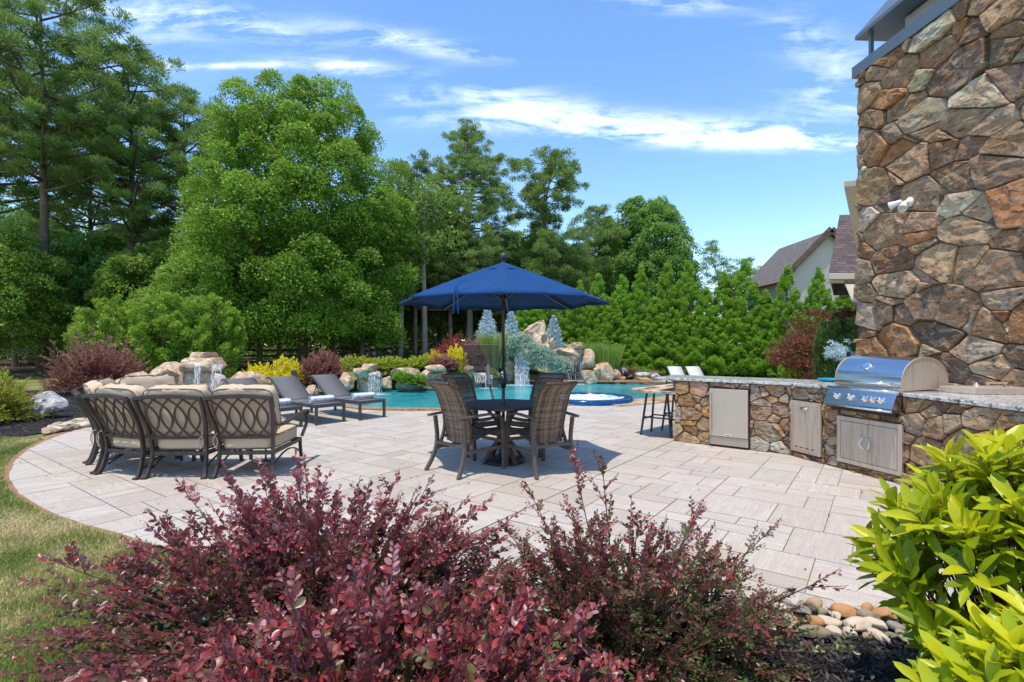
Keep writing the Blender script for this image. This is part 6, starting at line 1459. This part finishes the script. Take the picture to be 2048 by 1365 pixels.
# foreground burgundy shrubs
twigshrub('burgundy_shrub', 'foreground burgundy leafed shrub on the left, reaching up in front of the sofa', 'shrub', (-.90, 2.40, 0), 1.18, .72, 101, 'loro', 270, 12, 11, .036, .021, .22, .0022, 'foreground burgundy shrubs', .72, .21, tipred=.72, up=.08, rb=.13)
twigshrub('burgundy_shrub', 'foreground burgundy shrub on the right, looser with green inner leaves and long upright sprays', 'shrub', (.50, 2.30, 0), .76, .62, 102, 'loro', 220, 11, 12, .029, .017, .62, .0022, 'foreground burgundy shrubs', .72, .19, tipred=.34, up=.12, rb=.06)
twigshrub('burgundy_shrub', 'nearest burgundy shrub along the bottom edge of the photo, with the largest leaves', 'shrub', (-.42, 1.58, 0), .90, .64, 103, 'loro', 260, 11, 10, .038, .024, .18, .0022, 'foreground burgundy shrubs', .58, .17, tipred=.66, up=.08, rb=.13)
# whorled glossy shrub
def whorls(name, label, loc, R, H, seed, n, L, Wd, group=None, sq=.8):
    o = thing(name, label, 'shrub', loc, 0, group); r = np.random.default_rng(seed); a = r.uniform(0, 2*PI, n); el = np.arccos(1-r.random(n)*.95); k = .62+.38*r.random(n)**.5
    Dr = np.column_stack([np.sin(el)*np.cos(a), np.sin(el)*np.sin(a)*sq, np.cos(el)]); C = Dr*np.array([R, R, H*.62])*k[:, None]+np.array([0, 0, H*.38]); ax = unit(Dr*np.array([1, 1, 1.1])+np.array([0, 0, .55])+r.normal(0, .22, (n, 3)))
    per = 12; m_ = n*per; i = np.repeat(np.arange(n), per); j = np.tile(np.arange(per), n); lev = j/per; ang = j*2.4+r.uniform(0, 6, n)[i]; u1_ = unit(np.cross(ax, np.array([.2, .9, .3]))); u2_ = np.cross(ax, u1_)
    rad = u1_[i]*np.cos(ang)[:, None]+u2_[i]*np.sin(ang)[:, None]; opn = (.35+1.25*(1-lev))[:, None]; D = unit(ax[i]*.9+rad*opn+r.normal(0, .10, (m_, 3))); N = unit(ax[i]*opn*.9-rad*.8+np.array([0, 0, .1])); P = C[i]+ax[i]*((lev-.75)*L*.95)[:, None]+rad*.004
    sz = (.62+.5*np.sin(PI*(.15+.7*(1-lev))))*r.uniform(.8, 1.15, m_)
    hgt = np.clip((C[i][:, 2]/H-.45)*.6, -.3, .3); rn = np.clip(.30+.36*lev*lev+hgt+.25*(k[i]-.8)/.2*.5+r.normal(0, .12, m_), 0, 1)
    V, Fq = ovals(P, D, N, L*sz, Wd*sz, .14, .16); link('foliage', npmesh('foliage', V, Fq, attrs={'rnd': np.repeat(rn, 10)}), M['cley'], o, smooth=True)
    b = MB(); 
    for q in range(0, n): c = Vector(C[q]); b.tube([c*.25+Vector((0, 0, .02)), c*.7+Vector((0, 0, -.03)), c], [.006, .004, .0025], 5, caps=False)
    b.build('stems', M['twig'], o); return o
whorls('glossy_shrub', 'tall glossy yellow-green shrub at the right edge, in front of the counter', (1.96, 1.88, .0), .60, 1.12, 111, 215, .115, .036, 'glossy yellow-green shrubs')
whorls('glossy_shrub', 'lower glossy yellow-green shrub at the bottom right corner', (1.40, 1.17, .0), .45, .84, 112, 165, .100, .031, 'glossy yellow-green shrubs')
# bed shrubs
def bed(name, label, px, Y, R, H, seed, mat, L=.06, Wd=.035, **kw):
    p = A(px, 0, Y); kw.setdefault('cat', 'shrub'); cat = kw.pop('cat'); return twigshrub(name, label, cat, (p.x, Y, terrain(p.x, Y)), R, H, seed, mat, L=L, Wd=Wd, flat=True, stem=.004, **kw)
bed('burgundy_shrub', 'wide spiky burgundy shrub in the mulch bed behind the sofa', 196, 15.6, 1.30, 1.45, 121, 'loro2', .055, .028, nst=330, tw=10, lv=12, spike=.35, twl=.30, tipred=1.0)
bed('burgundy_shrub', 'dense rounded burgundy shrub between the golden shrubs and the spillway', 644, 17.2, .78, 1.02, 122, 'loro2', .05, .026, nst=260, tw=9, lv=11, spike=.12, twl=.20, tipred=1.0)
bed('golden_shrub', 'golden yellow shrub right of the rock fountain, lower left mound', 520, 16.6, .62, .82, 123, 'yel', .06, .04, nst=150, tw=8, lv=9, spike=.1, twl=.18)
bed('golden_shrub', 'golden yellow shrub beside the burgundy mound, the taller one', 575, 16.9, .62, 1.02, 124, 'yel', .06, .04, nst=160, tw=8, lv=9, spike=.1, twl=.18)
bed('golden_shrub', 'golden yellow shrub in front, directly behind the middle lounger', 548, 15.9, .66, .66, 125, 'yel', .06, .04, nst=150, tw=8, lv=9, spike=.1, twl=.18)
for i, (px, R_, H_, lab) in enumerate([(712, .72, .5, 'low lime green shrub above the rock spillway, leftmost'), (785, .62, .50, 'low lime green shrub above the ivy covered rocks'), (842, .60, .52, 'low lime green shrub left of the small burgundy one'), (752, .45, .4, 'small lime green shrub in the gap above the spillway')]):
    bed('lime_shrub', lab, px, 18.8, R_, H_, 130+i, 'lime', .055, .036, nst=120, tw=7, lv=8, spike=.1, twl=.15, group='low lime green shrubs above the pool rocks')
bed('burgundy_shrub', 'small low burgundy shrub behind the left wicker chair', 884, 18.6, .62, .52, 136, 'loro2', .05, .03, nst=150, tw=8, lv=9, spike=.15, twl=.16, tipred=1.0)
bed('golden_shrub', 'bright yellow upright shrub left of the basketball hoop', 912, 19.2, .42, .85, 137, 'yel', .055, .036, nst=130, tw=8, lv=9, spike=.15, twl=.15)
bed('golden_shrub', 'small yellow shrub behind the low burgundy one', 868, 19.6, .45, .66, 138, 'yel', .055, .036, nst=100, tw=8, lv=8, spike=.15, twl=.15)
bed('barberry_shrub', 'bright red barberry behind the basketball backboard', 905, 21.5, .95, 1.12, 139, 'barb', .055, .03, nst=200, tw=9, lv=11, spike=.35, twl=.26, tipred=1.0)
bed('barberry_shrub', 'dusky red barberry showing through the basketball backboard', 958, 20.9, .85, 1.10, 140, 'loro2', .055, .03, nst=200, tw=9, lv=11, spike=.3, twl=.24, tipred=1.1)
bed('juniper_shrub', 'yellow-green fine leafed shrub at the left edge beside the white boulder', -22, 9.6, .62, .95, 141, 'lime', .05, .018, nst=220, tw=10, lv=11, spike=.25, twl=.22)
bed('lime_shrub', 'yellow-green mound beyond the counter, under the red maples', 1592, 17.5, .50, .60, 142, 'lime', .055, .036, nst=140, tw=8, lv=9, spike=.1, twl=.15)
bed('burgundy_shrub', 'small spiky dusky red shrub behind the counter beside the lime mound', 1632, 16.8, .40, .55, 143, 'loro2', .07, .02, nst=80, tw=7, lv=8, spike=.3, twl=.2, tipred=1.0)
bed('lime_shrub', 'green shrub between the lime mound and the dark column evergreen', 1640, 18.6, .70, .85, 147, 'hedge', .07, .04, nst=120, tw=8, lv=8, spike=.2, twl=.2)
bed('green_shrub', 'small round green shrub on the rock border right of the waterfall', 1262, 22.0, .40, .50, 144, 'lime', .05, .03, nst=80, tw=7, lv=8, spike=.1, twl=.12)
bed('green_shrub', 'dark green low shrub behind the long white boulder', 1282, 22.4, .5, .5, 145, 'hedge', .05, .03, nst=90, tw=7, lv=8, spike=.1, twl=.12)
for i, (px, Y, s, z) in enumerate([(815, 17.0, .30, .18), (838, 17.0, .32, .10), (800, 17.1, .22, .3), (925, 18.6, .30, .2), (985, 18.9, .2, .3)]):
    p = A(px, 0, Y); o = twigshrub('ivy', ['green ivy hanging on the rocks below the lime shrub', 'ivy trailing to the water left of the wicker chairs', 'small ivy patch at the top of the pool rocks', 'ivy on the rocks behind the basketball net', 'ivy sprig behind the umbrella pole on the rock wall'][i], 'ivy', (p.x, Y-.05, z), s, s*1.2, 150+i, 'hedge', 60, 6, 7, .05, .045, .2, .003, 'ivy on the pool rocks', .5, .12, flat=True)
# Japanese maples, yew column, weeping cedars
def layered(name, label, px, Y, H, R, seed, mat, n=62, per=110, L=.075, Wd=.045, group=None):
    p = A(px, 0, Y); o = thing(name, label, 'tree', (p.x, Y, 0), 0, group); r = np.random.default_rng(seed); C, t = profile_pts(r, n, H*.25, H*.95, R, lambda t: math.sin(PI*(t*.8+.12))**.7, .3, 1, .15)
    Pp = blobs_to_leaves(r, C, r.uniform(.28, .5, len(C)), per, L, Wd, .38, .3, .3); leafobj('crown', [Pp], M[mat], o); trunkobj(o, H*.8, .07, M['bark'], seed, 8, .03, .15, R*.8); return o
layered('japanese_maple', 'red-brown japanese maple rising behind the counter, the taller one', 1632, 19.0, 2.9, .8, 161, 'maple'); layered('japanese_maple', 'low spreading red-brown japanese maple left of the dark column evergreen', 1600, 17.6, 1.9, .85, 162, 'maple')
layered('japanese_maple', 'reddish maple beside the edge of the stone chimney', 1706, 18.0, 2.9, 1.0, 163, 'maple')
p = A(1674, 0, 15.0); plumes('column_yew', 'dark green columnar evergreen just left of the stone chimney', 'evergreen', (p.x, 15.0, 0), 2.22, .52, 171, 'yew', 170, 130, .09, .022, lambda t: 1.0 if t < .9 else .8, .20, out_=.12, tall=2.6)
# small topiary atlas cedar
p = A(1690, 0, 11.8); ac = thing('weeping_cedar', 'small silver-blue cedar with a pale bent stem between the yew and the chimney', 'cedar', (p.x-.05, 11.8, 0)); b = MB()
b.tube(crom([(.18, 0, 0), (.17, 0, .6), (.15, 0, 1.05), (.04, 0, 1.22), (-.10, 0, 1.28)], 5), [.03]*11+[.022]*10, 7); b.tube(crom([(.16, 0, .9), (.05, .02, 1.08), (-.05, .02, 1.12)], 4), .014, 6); b.build('trunk', M['barkp'], ac, smooth=True)
r = np.random.default_rng(5); C = np.column_stack([r.normal(-.06, .17, 40), r.normal(0, .14, 40), 1.33+r.normal(0, .12, 40)]); leafobj('foliage', [needle_tufts(r, C, np.full(40, .09), 40, .055, .014, .1)], M['spruce'], ac, 0)
# weeping blue cedar over the waterfall
wc = thing('weeping_cedar', 'weeping blue-green cedar draped over the rock waterfall', 'cedar', (0, 0, 0)); r = np.random.default_rng(6); Ps = []; b = MB(); rng = random.Random(8)
spine = crom([A(1018, 698, 20.8), A(1030, 680, 20.5), A(1048, 674, 20.3), A(1062, 690, 20.1), A(1085, 698, 20.0), A(1104, 712, 19.9), A(1124, 724, 19.9)], 7); b.tube(spine, .05, 7)
CC = []; 
for i, p in enumerate(spine):
    for k in range(3):
        ln = rng.uniform(.25, .60)*(.6 if i < 16 else 1.25); a = rng.uniform(-.5, .5); q = p+Vector((rng.uniform(-.14, .14), rng.uniform(-.3, .1), rng.uniform(-.05, .08))); e = q+Vector((a*.5, -.18, -ln)); P_l = bez(q, q+Vector((a*.6, -.25, .05)), e, 7); b.tube(P_l, .008, 4, caps=False); CC += [tuple(x+Vector((0, 0, rng.uniform(-.04, .04)))) for x in P_l]
C = np.array(CC); C = C[C[:, 2] > .12]; n = len(C); idx = np.repeat(np.arange(n), 22); d = unit(r.normal(0, 1, (len(idx), 3))); P = C[idx]+d*r.uniform(.01, .075, len(idx))[:, None]; D = unit(d*.8+np.array([0, 0, -.5])); N = unit(np.cross(D, r.normal(0, 1, D.shape)))
leafobj('foliage', [(P, D, N, .085*r.uniform(.6, 1.2, len(idx)), .022*np.ones(len(idx)), r.random(len(idx)))], M['wcedar'], wc, 0); b.build('branches', M['bark'], wc)
# ornamental grasses
def grass_clump(name, label, px, Y, R, H, seed, mat, n=600, sp=.25, wd=.012, z=None):
    p = A(px, 0, Y); o = thing(name, label, 'ornamental grass', (p.x, Y, terrain(p.x, Y) if z is None else z)); r = np.random.default_rng(seed); a = r.uniform(0, 2*PI, n); rr = R*.45*np.sqrt(r.random(n)); B = np.column_stack([rr*np.cos(a), rr*np.sin(a), np.zeros(n)])
    D = unit(np.column_stack([np.cos(a)*sp*r.random(n)*2, np.sin(a)*sp*r.random(n)*2, np.ones(n)])); L_ = H*r.uniform(.6, 1.1, n); K = 4; V = np.empty((n, K+1, 2, 3)); S = unit(np.cross(D, r.normal(0, 1, (n, 3))))
    for j in range(K+1): t = j/K; c = B+D*(L_*t)[:, None]+np.column_stack([np.cos(a), np.sin(a), -np.ones(n)*.5])*(L_*sp*.6*t*t)[:, None]; w_ = wd*(1-t*.85); V[:, j, 0] = c-S*w_; V[:, j, 1] = c+S*w_
    base = (np.arange(n)*(K+1)*2)[:, None, None]; Fq = np.array([[2*j, 2*j+1, 2*j+3, 2*j+2] for j in range(K)]); link('blades', npmesh('blades', V.reshape(-1, 3), (base+Fq[None]).reshape(-1, 4), attrs={'rnd': np.repeat(r.random(n), (K+1)*2)}), M[mat], o); return o
grass_clump('ornamental_grass', 'upright green grass clump right of the waterfall rocks', 1212, 21.6, 1.0, 1.25, 1, 'grassy', 1300, .14, .022, z=.25); grass_clump('ornamental_grass', 'upright green grass against the waterfall rocks, left part of the right hand clump', 1182, 22.0, .9, 1.35, 2, 'grassy', 900, .14, .022, z=.25)
grass_clump('ornamental_grass', 'tall bright green grass clump between the barberry and the umbrella pole', 990, 20.6, .7, 1.45, 3, 'grassy', 1000, .16, .02); grass_clump('ornamental_grass', 'dark purple grass tuft beside the green grass on the rock border', 1246, 21.6, .5, .62, 4, 'purp', 300, .5, .016, z=.1)
grass_clump('ornamental_grass', 'small straw coloured grass tuft behind the white boulders', 1296, 22.2, .45, .45, 5, 'tanl', 300, .5, .008, z=.05)
for o in list(SC.objects):
    if o.type == 'EMPTY' and o.location.z < -40: bpy.data.objects.remove(o)
